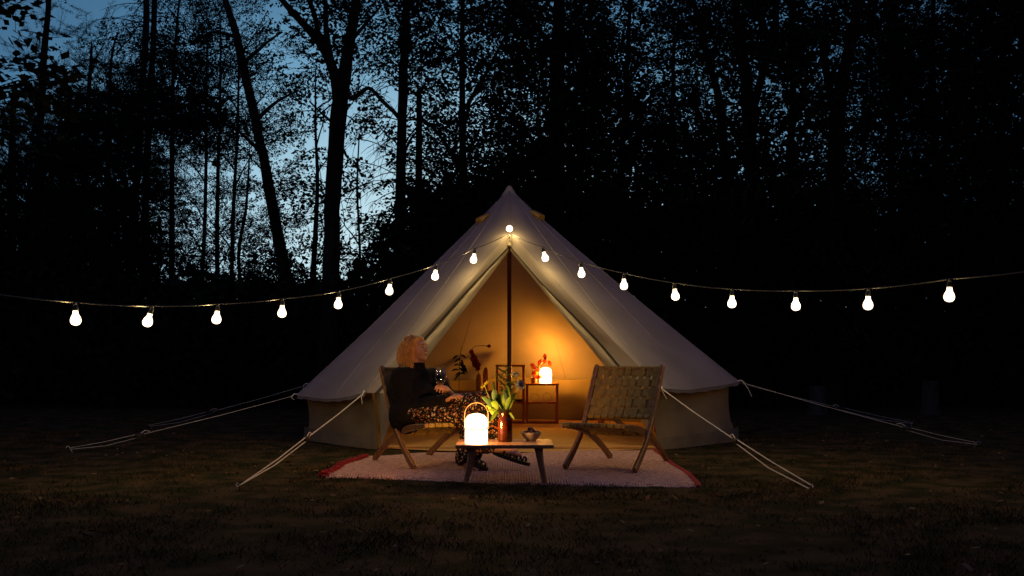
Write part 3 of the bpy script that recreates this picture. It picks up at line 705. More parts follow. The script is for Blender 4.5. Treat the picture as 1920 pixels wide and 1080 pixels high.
# ================================================================== STRING LIGHTS
st = empty('string_lights', R0 + V((0, -.05, 0)), 'string of lit white bulbs hung in two swags from the tent peak', 'string lights')
def dk(k): return 10.88 - .505*k
LB = [(891, 466, 8), (818, 496, 5), (732, 522, 4), (636, 546, 3), (530, 560, 2), (409, 570, 4), (286, 574, 16), (141, 567, -2)]
RB = [(1017, 463, -14), (1089, 491, -3), (1170, 512, 1), (1264, 530, -5), (1373, 542, 2), (1492, 545, 1), (1628, 541, 1), (1781, 523, 2)]
prof_b = [(.0165, -.002), (.0165, .014), (.018, .026), (.0235, .036), (.031, .05), (.0350, .066), (.0335, .082), (.026, .094), (.013, .101), (1e-4, .103)]
sock_p = [(.012, -.034), (.0165, -.03), (.0165, -.012), (.0185, -.008), (.0185, .004), (.016, .006)]
top = P(955, 437, 10.86)
bulb_me = MB().lathe(prof_b, (0, 0, 0), 20).mesh('bulb', M['bulb']); sock_me = MB().lathe(sock_p, (0, 0, 0), 14).box((0, 0, -.042), (.016, .034, .02), None, .003).mesh('socket', M['socket'])
cb = MB()
def hang(p, R_, flip=True):
    s = link('socket', sock_me, None); s.parent = st; b = link('bulb', bulb_me, None); b.parent = s
    m = Matrix.Translation(p) @ R_.to_4x4()
    s.matrix_parent_inverse = wm(st).inverted(); s.matrix_basis = m
    b.matrix_parent_inverse = Matrix.Identity(4)
    point('bulb_light', (0, 0, .06), BULBW, BULBC, .03, b)
for lst, sg in ((LB, -1), (RB, 1)):
    pts = [top + V((0, .03, .0))]
    for k, (px, py, tilt) in enumerate(lst, 1):
        p = P(px, py, dk(k)); pts.append(p)
        R_ = Euler((math.radians(180 + random.uniform(-5, 5)), math.radians(tilt), random.uniform(0, 6) if False else 0)).to_matrix()
        dn = R_ @ V((0, 0, 1)); hang(p + dn*.05, R_)
    last = pts[-1]
    pts.append(last + V((sg*.42, -.62, .03 if sg > 0 else .05))); pts.append(pts[-1] + V((sg*.9, -1.3, .25)))
    for a, b in zip(pts, pts[1:]):
        L = (b-a).length; seg = [a.lerp(b, i/8) - V((0, 0, .012*L*4*(i/8)*(1-i/8))) for i in range(9)]; cb.tube(seg, .0042, 6)
cb.build('cable', M['cable'], st)
R_ = V((0.02, -1, .06)).to_track_quat('Z', 'Y').to_matrix(); hang(P(955, 431, 10.89), R_)
hk = MB(); hk.tube([top + V((0, .03, -.01)), top + V((.01, .01, -.03)), top + V((0, .05, -.045))], .006, 6); hk.build('hook', M['peg'], st)
# ================================================================== RUG
rug = empty('rag_rug', (0, 8.2, 0), 'pinkish cream woven rag rug with red edges in front of the tent', 'rug')
mr = bpy.data.materials.new('rag_weave'); mr.use_nodes = True; t = mr.node_tree; b = t.nodes['Principled BSDF']; b.inputs['Roughness'].default_value = .95; b.inputs['Specular IOR Level'].default_value = .05
co = N(t, 'ShaderNodeTexCoord'); mp = N(t, 'ShaderNodeMapping'); mp.inputs['Scale'].default_value = (14, 90, 1); nz = N(t, 'ShaderNodeTexNoise'); nz.inputs['Scale'].default_value = 1.4; nz.inputs['Detail'].default_value = 3
rp = N(t, 'ShaderNodeValToRGB'); e = rp.color_ramp.elements; e[0].position = .36; e[0].color = (.26, .095, .07, 1); e[1].position = .60; e[1].color = (.66, .43, .33, 1); x = e.new(.46); x.color = (.50, .28, .21, 1)
t.links.new(co.outputs['UV'], mp.inputs[0]); t.links.new(mp.outputs[0], nz.inputs['Vector']); t.links.new(nz.outputs['Fac'], rp.inputs[0]); t.links.new(rp.outputs[0], b.inputs['Base Color'])
bp = N(t, 'ShaderNodeBump'); bp.inputs['Strength'].default_value = .9; bp.inputs['Distance'].default_value = .006
wv = N(t, 'ShaderNodeTexWave'); wv.bands_direction = 'X'; wv.inputs['Scale'].default_value = 16; wv.inputs['Distortion'].default_value = 2.5
t.links.new(co.outputs['UV'], wv.inputs['Vector']); ad = N(t, 'ShaderNodeMath', operation='ADD'); t.links.new(wv.outputs['Fac'], ad.inputs[0]); t.links.new(nz.outputs['Fac'], ad.inputs[1])
t.links.new(ad.outputs[0], bp.inputs['Height']); t.links.new(bp.outputs[0], b.inputs['Normal'])
def rugp(u, v):
    a = RUG[0].lerp(RUG[1], u); c = RUG[3].lerp(RUG[2], u); p = a.lerp(c, v)
    p.y += .035*math.sin(u*7+1)*(1-v) + .02*noise.noise(V((u*9, 0, 0)))*(1-v); p.x += .015*math.sin(v*9)
    p.z = .022 + .006*math.sin(u*13+v*5) + .007*noise.noise(V((u*7, v*6, 1))) + gz(p.x, p.y)
    if v < .02: p.z -= .015
    return p
NUr, NVr = 90, 60; mb = MB()
for j in range(NVr+1):
    for i in range(NUr+1): mb.v.append(tuple(rugp(i/NUr, j/NVr)))
mb.f = [(j*(NUr+1)+i, j*(NUr+1)+i+1, (j+1)*(NUr+1)+i+1, (j+1)*(NUr+1)+i) for j in range(NVr) for i in range(NUr)]
k = len(mb.v); edge = [i for i in range(NUr+1)]
for i in edge: q = V(mb.v[i]); mb.v.append((q.x, q.y-.004, q.z-.03))
mb.f += [(i, k+i, k+i+1, i+1) for i in range(NUr)]
me = mb.mesh('rug_weave', mr); uv = me.uv_layers.new(name='u')
for l in me.loops:
    q = me.vertices[l.vertex_index].co; uv.data[l.index].uv = (q.x, q.y)
link('weave', me, rug)
for side, u in ((-1, 0.0), (1, 1.0)):
    bb = MB(); n = 40
    for i in range(n+1):
        q = rugp(u, i/n); q.z += .006
        for w in (-.022, .0, .022): bb.v.append((q.x + w + side*.016, q.y, q.z + (.004 if w == 0 else -.004)))
    bb.f = [(i*3+j, i*3+j+1, i*3+3+j+1, i*3+3+j) for i in range(n) for j in range(2)]
    bb.build('edge_binding', M['redtrim'], rug)
for i in range(15):
    v = (i+.4)/15; q = rugp(0, v); m_ = MB(); s = random.uniform(.8, 1.25)
    m_.ell(q + V((-.012, 0, .008)), (.02*s, .022*s, .016*s), None, 8, 6)
    for j in range(7):
        a = random.uniform(-.6, .6); L = random.uniform(.05, .085)*s
        m_.tube([q + V((-.015, 0, .012)), q + V((-L*.6, L*.5*math.sin(a), .016)), q + V((-L, L*math.sin(a), -.012))], [.007, .008, .004], 5)
    m_.build('tassel', M['redtrim'], rug)

# ================================================================== LOUNGE CHAIRS
CW = .56
def make_chair(cx, cyy, ang, label):
    o = empty('lounge_chair', (0, 0, 0), label, 'chair', 'folding chairs with woven webbing')
    Z = .036
    def L(s, w, z): return V((s, w, z))
    def crv(pts, n=14):
        r = []
        for i in range(n+1):
            s = i/n*(len(pts)-1); k = min(int(s), len(pts)-2); f = s-k
            p0, p1, p2, p3 = [V(pts[max(0, min(len(pts)-1, q))]) for q in (k-1, k, k+1, k+2)]
            r.append(.5*((2*p1)+(p2-p0)*f+(2*p0-5*p1+4*p2-p3)*f*f+(3*p1-p0-3*p2+p3)*f**3))
        return r
    A2 = [(.19, .775), (.30, .60), (.41, .42), (.545, .25), (.70, .12), (.86, .012)]
    B2 = [(-.01, .012), (.14, .10), (.33, .195), (.545, .275), (.74, .315), (1.0, .345)]
    def at(c, s):
        r = crv([(a, 0, b) for a, b in c], 40); k = s*40; i = min(int(k), 39); return r[i].lerp(r[i+1], k-i)
    for side in (-1, 1):
        w = side*(CW/2)
        r = crv([(a, w, b) for a, b in A2]); n = len(r)
        MB().bar(r, .031, [.050]*(n-4) + [.053, .057, .060, .056], (0, 1, 0)).build('back_frame', M['chairwood'], o)
        w = side*(CW/2-.034); r = crv([(a, w, b) for a, b in B2]); n = len(r)
        MB().bar(r, .031, [.054, .056, .052]+[.050]*(n-6)+[.044, .038, .030], (0, 1, 0)).build('seat_frame', M['chairwood'], o)
        MB().lathe([(1e-4, -.012), (.010, -.01), (.010, .01), (1e-4, .012)], (.545, side*(CW/2+.012), .262), 12, Matrix.Rotation(math.pi/2, 3, 'X')).build('bolt', M['peg'], o)
    def rail(c, s, nm='rail', r=.013, inset=.0):
        q = at(c, s); MB().tube([(q.x, -CW/2+inset, q.z), (q.x, CW/2-inset, q.z)], r, 10).build(nm, M['chairwood'], o)
    rail(A2, .035); rail(A2, .44); rail(B2, .53, inset=.034); rail(B2, .975, inset=.034); 
    # webbing
    def weave(c, s0, s1, nv, nh, wid, lift, zoff):
        pw = CW-2*zoff
        # straps along the frame (vertical)
        for i in range(nv):
            w = (-.5+(i+.5)/nv)*(pw-.03); pts = []; m = nh*8
            for k in range(m+1):
                s = s0+(s1-s0)*k/m; q = at(c, s); q2 = at(c, min(1, s+.01)); tn = (q2-q).normalized(); nm = V((tn.z, 0, -tn.x)) if c is A2 else V((-tn.z, 0, tn.x))
                ph = math.cos(math.pi*(k/8-.5+i)); off = .0055*math.copysign(min(1, abs(ph)*1.8), ph) + lift
                e_ = max(0, 1-min(k, m-k)/3); off = off*(1-e_) + .016*e_
                pts.append(V((q.x, w, q.z)) - nm*off)
            for (s_e, end) in ((s1, 1), (s0, 0)):
                q = at(c, s_e); tq = (at(c, min(1, s_e+.01)) - at(c, max(0, s_e-.01))).normalized()*(1 if end else -1); ttn = tq if end else -tq
                nmm = V((ttn.z, 0, -ttn.x)) if c is A2 else V((-ttn.z, 0, ttn.x)); q = V((q.x, w, q.z))
                ex = [q - nmm*.013 + tq*.011, q + tq*.018, q + nmm*.013 + tq*.011, q + nmm*.018 - tq*.02]
                pts = pts + ex if end else ex[::-1] + pts
            MB().bar(pts, (pw/nv)*.77, .0028, (0, 1, 0)).build('strap', M['strap'], o)
        for j in range(nh):
            s = s0+(s1-s0)*(j+.5)/nh; q = at(c, s); q2 = at(c, s+.01); tn = (q2-q).normalized(); nm = V((tn.z, 0, -tn.x)) if c is A2 else V((-tn.z, 0, tn.x)); pts = []; m = nv*8
            ln = 0.0
            for k in range(m+1):
                w = (-.5+k/m)*(pw+.034); ph = -math.cos(math.pi*((k/8)-.5+j)); off = .0055*math.copysign(min(1, abs(ph)*1.8), ph) + lift
                e_ = max(0, 1-min(k, m-k)/5); off = off*(1-e_) + .024*e_
                pts.append(V((q.x, w, q.z)) - nm*off)
            hgt = (at(c, s1)-at(c, s0)).length/nh
            MB().bar(pts, hgt*.77, .0028, tuple(tn)).build('strap', M['strap'], o)
    weave(A2, .03, .445, 9, 5, .05, .0, 0)
    weave(B2, .53, .98, 8, 6, .05, .0, .034)
    o.location = (cx, cyy, .022); o.rotation_euler = (0, 0, ang)
    return o
fr, fl_ = G(1190, 884, .03), G(1059, 877, .03); Wv = (fr-fl_).normalized(); Fv = V((Wv.y, -Wv.x, 0)); mid_ = (fr+fl_)/2; oc = mid_ - Fv*.86
ch1 = make_chair(oc.x, oc.y, math.atan2(Fv.y, Fv.x), 'empty folding wood chair with olive woven webbing right of the low table')
bpy.context.view_layer.update()
ch2 = copy_tree(ch1); ch2['label'] = 'folding wood chair with woven webbing that the woman sits in'
fa = G(777, 885, 0); Fv = V((.50, -.866, 0)).normalized(); Wv = V((.866, .50, 0)).normalized(); oc = fa - Fv*.86 + Wv*(CW/2)
ch2.location = (oc.x, oc.y, .012); ch2.rotation_euler = (0, 0, math.atan2(Fv.y, Fv.x))

# ================================================================== LOW TABLE
TZ = .278
def tp(px, py): return G(px, py, TZ)
c00, c10, c11, c01 = tp(854, 834), tp(1040, 838), tp(1036, 824), tp(873, 820)
c00.y = 7.08; c10.y = 7.06
tbl = empty('coffee_table', ((c00.x+c10.x)/2, 7.25, 0), 'low oiled wood table with splayed legs in front of the woman', 'table')
fy = (c00.y+c10.y)/2; tx0, tx1 = c00.x, c10.x; tyb = fy + .50
nP = 5; pw = (tyb-fy)/nP; ar = -.012/1
for i in range(nP):
    y0 = fy+i*pw; MB().box(((tx0+tx1)/2 + .0, y0+pw/2, TZ-.012), (tx1-tx0, pw-.0025, .024), None, .0025).build('plank', M['wood'], tbl)
for x in (tx0+.10, tx1-.10): MB().box((x, fy+.25, TZ-.037), (.055, .44, .024), None, .003).build('batten', M['wood'], tbl)
for x, sx in ((tx0+.11, -1), (tx1-.10, 1)):
    for y, sy in ((fy+.05, -1), (fy+.45, 1)):
        MB().bar([(x, y, TZ-.026), (x+sx*.012, y+sy*.006, TZ-.12), (x+sx*.04, y+sy*.02, .022)], [.052, .046, .036], [.05, .044, .034], (0, 1, 0)).build('leg', M['wood'], tbl)
# ---- portable lamp
def lamp(x, y, z, r, label, m, ang, w, col):
    o = empty('lantern', (x, y, z), label, 'lamp', 'white battery lanterns with hooped handles', ang)
    point('lamp_light', (0, 0, .115), w, col, .05, o); k = r/.080; R_ = Matrix.Rotation(ang, 3, 'Z')
    MB().lathe([(1e-4, .0), (.076*k, .0), (.080*k, .006*k), (.080*k, .098*k), (.079*k, .1*k)], (x, y, z), 40).build('base', m, o)
    MB().lathe([(.079*k, .1*k), (.0835*k, .1015*k), (.0835*k, .1065*k), (.079*k, .108*k)], (x, y, z), 40).build('band', M['socket_grey'], o)
    MB().lathe([(.079*k, .108*k), (.080*k, .112*k), (.080*k, .152*k), (.077*k, .170*k), (.067*k, .188*k), (.048*k, .202*k), (.024*k, .209*k), (1e-4, .211*k)], (x, y, z), 40).build('shade', m, o)
    pts = [V((-.0855*k, 0, .10*k)), V((-.0855*k, 0, .16*k))]
    for i in range(13): a = math.pi*i/12; pts.append(V((-.0855*k*math.cos(a), 0, .20*k+.088*k*math.sin(a))))
    pts += [V((.0855*k, 0, .16*k)), V((.0855*k, 0, .10*k))]
    MB().tube([V((x, y, z)) + R_ @ p for p in pts], .0042*k, 8).build('handle', M['handle'], o)

lx = P(893, 830, 7.2); lamp(lx.x, 7.2, TZ, .0785, 'glowing white lantern on the low table beside the amber vase', M['lamp'], .1, LAMPW, LAMPC)
# ---- amber vase
M['amber'] = bpy.data.materials.new('amber_glass'); M['amber'].use_nodes = True; b = M['amber'].node_tree.nodes['Principled BSDF']
b.inputs['Base Color'].default_value = (.20, .035, .006, 1); b.inputs['Transmission Weight'].default_value = .75; b.inputs['Roughness'].default_value = .06; b.inputs['IOR'].default_value = 1.45; b.inputs['Specular IOR Level'].default_value = .6
vx = P(947, 826, 7.34); VB = V((vx.x, 7.34, TZ)); k = .052
vase = empty('vase', VB, 'amber glass bottle vase on the low table holding the bouquet', 'vase')
pr = [(.001, .0), (.046, .0), (.051, .006), (.051, .148), (.048, .160), (.040, .168), (.039, .172), (.039, .205), (.042, .209), (.036, .209), (.035, .17), (.046, .155), (.0475, .01), (.001, .007)]
MB().lathe(pr, VB, 40).build('glass', M['amber'], vase, angle=60)
MB().lathe([(.001, .010), (.0465, .010), (.0465, .12), (.001, .12)], VB, 32).build('water', mat('dark_water', (.05, .02, .008), None, 5, .1), vase)
# ---- bouquet
def W3(px, py, d=7.34): return P(px, py, d)
bq = empty('flower_bouquet', VB + V((0, 0, .2)), 'loose bouquet of green stems, thistle and yellow goldenrod in the amber vase', 'bouquet')
neck = VB + V((0, 0, .19))
def stemto(pts, r=.0022, m='stem', nm='stem'):
    MB().tube([VB + V((random.uniform(-.02, .02), random.uniform(-.02, .02), .05)), neck + V((random.uniform(-.024, .024), random.uniform(-.02, .02), .02))] + pts, r, 6).build(nm, M[m], bq)
def blade(pts, w, m='green', fold=.25, nm='leaf'):
    b_ = MB(); n = len(pts); pts = [V(p) for p in pts]
    for i, p in enumerate(pts):
        t_ = (pts[min(i+1, n-1)]-pts[max(i-1, 0)]).normalized(); s_ = t_.cross(V((0, 1, .25))).normalized(); nn = s_.cross(t_)
        ww = w*(math.sin(math.pi*min(1, (i+.25)/(n-.6)))**.7)*.5 if i < n-1 else .0005
        b_.v += [tuple(p - s_*ww + nn*ww*fold), tuple(p), tuple(p + s_*ww + nn*ww*fold)]
    b_.f = [(i*3+j, i*3+j+1, i*3+4+j, i*3+3+j) for i in range(n-1) for j in range(2)]
    b_.build(nm, M[m], bq)
def arcl(a, b, sag, n=7): return [a.lerp(b, i/(n-1)) + V((0, 0, sag*4*(i/(n-1))*(1-i/(n-1)))) for i in range(n)]
J = lambda s=.04: random.uniform(-s, s)
# goldenrod head upper left
g1 = [W3(925, 768), W3(915, 740), W3(908, 722)]; stemto(g1)
h_ = MB()
for i in range(90):
    u = random.random(); c = W3(903, 726).lerp(W3(919, 710), u) + V((J(.008), J(.012), J(.008)*1.2)); s = random.uniform(.0022, .004); h_.ell(c, (s, s, s), None, 5, 4)
h_.build('goldenrod_head', M['yellow'], bq)
h_ = MB()
for i in range(60):
    c = W3(935, 706) + V((J(.028), J(.02), J(.022))); s = random.uniform(.002, .0036); h_.ell(c, (s, s, s), None, 5, 4)
h_.build('goldenrod_head', M['yellow'], bq); stemto([W3(938, 745), W3(936, 720), W3(936, 706)])
# thistle globe
tcn = W3(975, 722, 7.22); stemto([W3(955, 768), W3(962, 745), tcn])
h_ = MB(); h_.ell(tcn, (.026, .026, .026), None, 14, 10); h_.build('thistle_globe', M['thistle'], bq)
h_ = MB()
for i in range(150):
    z = 1-2*(i+.5)/150; a = i*2.399963; d_ = V((math.sqrt(1-z*z)*math.cos(a), math.sqrt(1-z*z)*math.sin(a), z)); h_.tube([tcn+d_*.024, tcn+d_*random.uniform(.034, .041)], [.0016, .0004], 3, False)
h_.build('thistle_spikes', M['whitepetal'], bq)
dc = W3(966, 701, 7.24); stemto([W3(957, 760), W3(963, 725), dc])
h_ = MB()
for i in range(22):
    a = i*.61; q = dc + V((math.cos(a)*.026, -.006+J(.008), math.sin(a)*.015+J(.004))); h_.tube([dc, (dc+q)/2+V((0, -.005, 0)), q], [.002, .003, .001], 4)
h_.build('white_flower', M['whitepetal'], bq)
for (x, y, dd) in ((950, 690, .02), (941, 697, -.02), (946, 712, .01), (970, 712, .03), (958, 716, -.02)):
    stemto([W3(948+(x-948)*.4, 760), W3(948+(x-948)*.8, 730), W3(x, y)], .0016); 
    for q in range(9):
        py = y + q*6; px = x + (948-x)*(q/11); s = 1 if q % 2 else -1
        a = W3(px, py); blade(arcl(a, a + V((s*random.uniform(.03, .05), J(.03), random.uniform(.0, .03))), .012, 6), .011, 'green' if random.random() < .65 else 'dgreen')
for a, b, w, m in (((930, 772), (903, 744), .035, 'dgreen'), ((932, 770), (912, 748), .032, 'green'), ((930, 765), (926, 730), .045, 'dgreen'), ((938, 765), (930, 738), .04, 'dgreen'), ((936, 772), (920, 790), .03, 'green'),
                   ((932, 772), (924, 752), .045, 'green'), ((942, 770), (948, 735), .04, 'green'), ((950, 772), (965, 788), .016, 'green'), ((935, 776), (913, 770), .03, 'green'), ((945, 768), (938, 738), .03, 'green'),
                   ((955, 770), (968, 735), .018, 'green'), ((930, 770), (908, 762), .022, 'green'), ((924, 778), (916, 764), .03, 'yellow'), ((948, 770), (957, 744), .03, 'green'), ((952, 766), (944, 730), .025, 'dgreen'), ((958, 760), (950, 722), .022, 'green')):
    A_, B_ = W3(*a), W3(b[0], b[1], 7.27+J(.05)); blade(arcl(A_, B_, .012, 8), w, m)
MB().tube([neck, W3(928, 745, 7.3), W3(925, 716, 7.3)], [.004, .009, .008], 8).build('bulrush_stem', M['dgreen'], bq)
# ---- bowl with grapes
bx = P(996, 822, 7.42); BB = V((bx.x, 7.42, TZ))
bowl = empty('bowl', BB, 'small stoneware bowl on the low table right of the vase', 'bowl')
MB().lathe([(.001, .0), (.034, .0), (.036, .006), (.052, .022), (.068, .046), (.0745, .060), (.0715, .061), (.064, .046), (.048, .024), (.03, .012), (.001, .010)], BB, 36).build('bowl_body', M['ceramic'], bowl, angle=70)
gr = empty('grape_bunch', BB + V((0, 0, .03)), 'dark grapes heaped in the stoneware bowl', 'grapes')
gm_ = MB().ell((0, 0, 0), (.0105, .0105, .012), None, 10, 7).mesh('grape', M['grape'])
for i in range(46):
    for _ in range(30):
        a = random.random()*6.283; r = .055*math.sqrt(random.random()); zz = .050+random.random()*.042*(1-(r/.06)**2)
        break
    g_ = link('grape', gm_, None); g_.parent = gr; g_.location = (r*math.cos(a), r*math.sin(a), zz-.03); g_.rotation_euler = (random.random()*3, random.random()*3, 0)

# ================================================================== INSIDE THE TENT
def box_px(x0, x1, ytop, d, z0): 
    a = P(x0, ytop, d); b = P(x1, ytop, d); return a.x, b.x, a.z
def shelf_unit(x0, x1, ztop, d, dep, label, shelves, zb=.0):
    o = empty('shelf', ((x0+x1)/2, d, 0), label, 'shelf', 'stained wood shelf frames against the back wall'); w = .032
    for x in (x0+w/2, x1-w/2):
        for y in (d, d+dep): MB().box((x, y, (ztop-.02+zb)/2), (w, w, ztop-zb-.02), None, .003).build('post', M['shelfwood'], o)
    for z in [ztop] + list(shelves):
        for y in (d, d+dep): MB().box(((x0+x1)/2, y-.004, z-.013), (x1-x0+.012, .03, .026), None, .003).build('rail', M['shelfwood'], o)
        if z != ztop or ztop < .6: [MB().box(((x0+x1)/2, d+.035+(dep-.07)*q/3, z-.006), (x1-x0-.004, .030, .010)).build('slat', M['shelfwood'], o) for q in range(4)]
    MB().box(((x0+x1)/2, d+dep/2, zb+.022), (x1-x0, dep, .04), None, .004).build('plinth', M['shelfwood'], o)
    return o
DSH = 13.3
x0, x1, z1 = box_px(986, 1047, 719, DSH, 0); shelf_unit(x0, x1, z1, DSH, .26, 'low stained wood shelf frame carrying the lit lantern inside the tent', [z1-.235], .0); ZS = z1
x0b, x1b, z2 = box_px(930, 984, 684, DSH, 0); shelf_unit(x0b, x1b, z2, DSH, .26, 'taller stained wood frame behind the tent pole', [z1-.235], .0)
l2 = P(1023, 719, DSH+.09); lamp(l2.x, DSH+.09, ZS+.001, .078, 'glowing white lantern on the low shelf inside the tent', M['lamp2'], -.3, SHELFW, SHELFC)
# potted plant with red leaves
pp = P(1001, 719, DSH+.06); pb = V((pp.x, DSH+.06, ZS+.001))
o = empty('potted_plant', pb, 'small glass pot of red and orange leaves left of the shelf lantern', 'plant')
MB().lathe([(.001, 0), (.036, 0), (.04, .075), (.037, .075), (.033, .006), (.001, .005)], pb, 24).build('pot', M['claypot'], o)
_b = bq; bq = o
for (x, y, m, w) in ((997, 690, 'redleaf', .055), (1003, 695, 'redleaf', .045), (1000, 702, 'orangeleaf', .06), (1006, 700, 'orangeleaf', .06), (1007, 709, 'orangeleaf', .05), (1003, 708, 'redleaf', .06), (994, 684, 'redleaf', .05)):
    e = P(x, y, DSH+.02+J(.06)); a = pb + V((0, 0, .07)); MB().tube([a, (a+e)/2+V((0, 0, .02)), e], .003, 5).build('stem', M['redleaf'], o)
    s = random.choice((-1, 1)); blade(arcl(e, e + V((s*.065, -.01, random.uniform(-.03, .02))), .008, 7), w, m)
for (x, y) in ((1021, 663), (1014, 674), (1023, 671), (1029, 676)):
    e = P(x, y, DSH+.0); a = pb + V((.01, 0, .07)); MB().tube([a, a.lerp(e, .5)+V((.01, 0, .06)), e], .0028, 5).build('stem', M['redleaf'], o)
    blade(arcl(e, e + V((J(.035), -.01, -.075)), .0, 7), .05, 'redleaf')
bq = _b
# round wire ornaments, little stand and dish
for x, r, lab in ((1003, .050, 'left thin metal hoop standing on the lower shelf board'), (1026, .055, 'right thin metal hoop standing on the lower shelf board')):
    c = P(x, 742, DSH+.1); c.z = z1-.235+r+.002; h_ = MB(); h_.tube([c + V((r*math.cos(a*math.pi/16), 0, r*math.sin(a*math.pi/16))) for a in range(33)], .0032, 6, False)
    tag(h_.build('wire_hoop', M['handle']), lab, 'ornament', 'metal hoops on the shelf')
c = P(972, 751, DSH+.1); c.z = z1-.235
o = empty('dish', c, 'dark shallow dish on the taller frame behind the thistle', 'dish'); MB().lathe([(.001, 0), (.05, 0), (.075, .03), (.072, .03), (.048, .006), (.001, .006)], c, 24).build('dish_body', M['plastic'], o)
o = empty('easel_stand', c + V((0, 0, .03)), 'tiny white folding stand in the dark dish', 'stand')
for s in (-1, 1): MB().tube([c + V((0, 0, .115)), c + V((s*.026, 0, .012))], .0035, 6).build('leg', M['whitepetal'], o)
# low cabinet with the two clay vases on the left
cab = empty('low_cabinet', (-.55, 12.95, 0), 'low dark wooden chest under the two clay vases', 'chest')
cz = P(900, 733, 12.9).z
MB().box((-.52, 13.0, cz/2), (.62, .34, cz-.03), None, .006).build('chest_body', M['chairwood'], cab); MB().box((-.52, 13.0, cz-.012), (.66, .38, .024), None, .004).build('lid', M['chairwood'], cab)
for x, zt, lab in ((898, 700, 'lower clay vase on the chest with the red flowers'), (911, 689, 'taller empty clay vase on the chest beside the pole')):
    c = P(x, 730, 12.92 if x < 905 else 13.02); c.z = cz; H = P(x, zt, 12.95).z - cz; o = empty('clay_vase', c, lab, 'vase', 'slim clay vases inside the tent')
    MB().lathe([(.001, 0), (.032, 0), (.038, H*.3), (.040, H*.65), (.030, H*.88), (.017, H*.97), (.018, H), (.012, H), (.001, H*.9)], c, 24).build('vase_body', M['claypot'], o)
o = empty('red_flower_stem', P(898, 698, 12.92), 'arching stem of deep red blossoms in the lower clay vase', 'flowers')
ln = [P(898, 705, 12.92), P(896, 690, 12.9), P(889, 672, 12.9), P(884, 656, 12.88), P(890, 649, 12.85), P(905, 648, 12.82), P(914, 649, 12.8)]
MB().tube(ln, .004, 6).build('stem', M['dgreen'], o)
for i, (x, y) in enumerate(((884, 660), (887, 667), (886, 673), (891, 672), (889, 679), (894, 678), (893, 686), (890, 684), (896, 691), (897, 684))):
    c = P(x, y, 12.88+J(.04)); f_ = MB()
    for q in range(6):
        a = q*1.05+i; f_.ell(c + V((math.cos(a)*.018, J(.01), math.sin(a)*.018)), (.018, .007, .013), Euler((J(.5), -a, 0)).to_matrix(), 7, 5)
    f_.build('blossom', M['red'], o)
MB().ell(P(917, 649, 12.8), (.024, .022, .022), None, 12, 8).build('seed_head', M['redleaf'], o)
# dark dried plant hanging at the left wall
o = empty('hanging_plant', P(862, 650, 12.2), 'dark dried leaf bunch in shadow left of the red flowers', 'plant'); _b = bq; bq = o
for i in range(18):
    e = P(862+random.uniform(-3, 3), random.uniform(655, 702), 12.2+J(.02)); s = random.choice((-1, 1)); blade(arcl(e, e + V((s*random.uniform(.04, .10), J(.05), -.05+J(.05))), .012, 6), .022, 'leaf')
MB().tube([P(866, 648, 12.2), P(862, 670, 12.2), P(861, 705, 12.2), V((P(860, 705, 12.2).x, 12.22, .02))], .003, 6).build('stem', M['leaf'], o); bq = _b
# low bench with rust cushion behind the right chair
o = empty('low_bench', (1.2, 11.6, 0), 'low wooden bench with crossed leg behind the right chair', 'bench')
MB().box((1.32, 11.7, .20), (.72, .55, .03), None, .004).build('seat_board', M['shelfwood'], o)
for x in (1.0, 1.64):
    for y in (11.5, 11.9): MB().box((x, y, .10), (.04, .04, .19)).build('leg', M['shelfwood'], o)
MB().bar([(.97, 11.40, .31), (1.10, 11.40, .21), (1.28, 11.40, .06)], .03, .05, (0, 1, 0)).build('brace', M['handle'], o)
o = empty('cushion', (1.45, 11.7, .22), 'rust red cushion lying on the low bench inside the tent', 'cushion')
baked(MB().box((1.42, 11.66, .285), (.52, .5, .12), None, .05), 'cushion_cover', M['cushion'], o, .02, 4)
def PW(px, py, d): return P(px, py, d-.09)
# ================================================================== THE WOMAN
wf = V((.86, -.5, 0)).normalized(); wr = V((-.5, -.86, 0)).normalized()
woman = empty('person', (-.72, 8.44, 0), 'seated woman with curly ginger hair, black sweater and floral skirt holding a wine glass', 'person')
hip = V((-.765, 8.33, .455)); chest = PW(770, 732, 8.50); neck_ = PW(784, 691, 8.52); head = PW(781, 656, 8.53)
sn = neck_ + wr*.165 + V((-.05, 0, -.06)); sf = neck_ - wr*.165 + V((.02, 0, -.075))
en = PW(771, 768, 8.30); wn = PW(838, 750, 8.10); hn = PW(852, 742, 8.06)
ef = PW(857, 756, 8.36); wfr = PW(836, 729, 8.17)
hipn = hip + wr*.09; hipf = hip - wr*.09
kf = PW(904, 752, 8.03); af = PW(938, 838, 7.99); tf = PW(984, 853, 7.90)
kn = PW(893, 785, 7.98); an_ = PW(869, 864, 8.02); tn_ = PW(906, 880, 7.90)
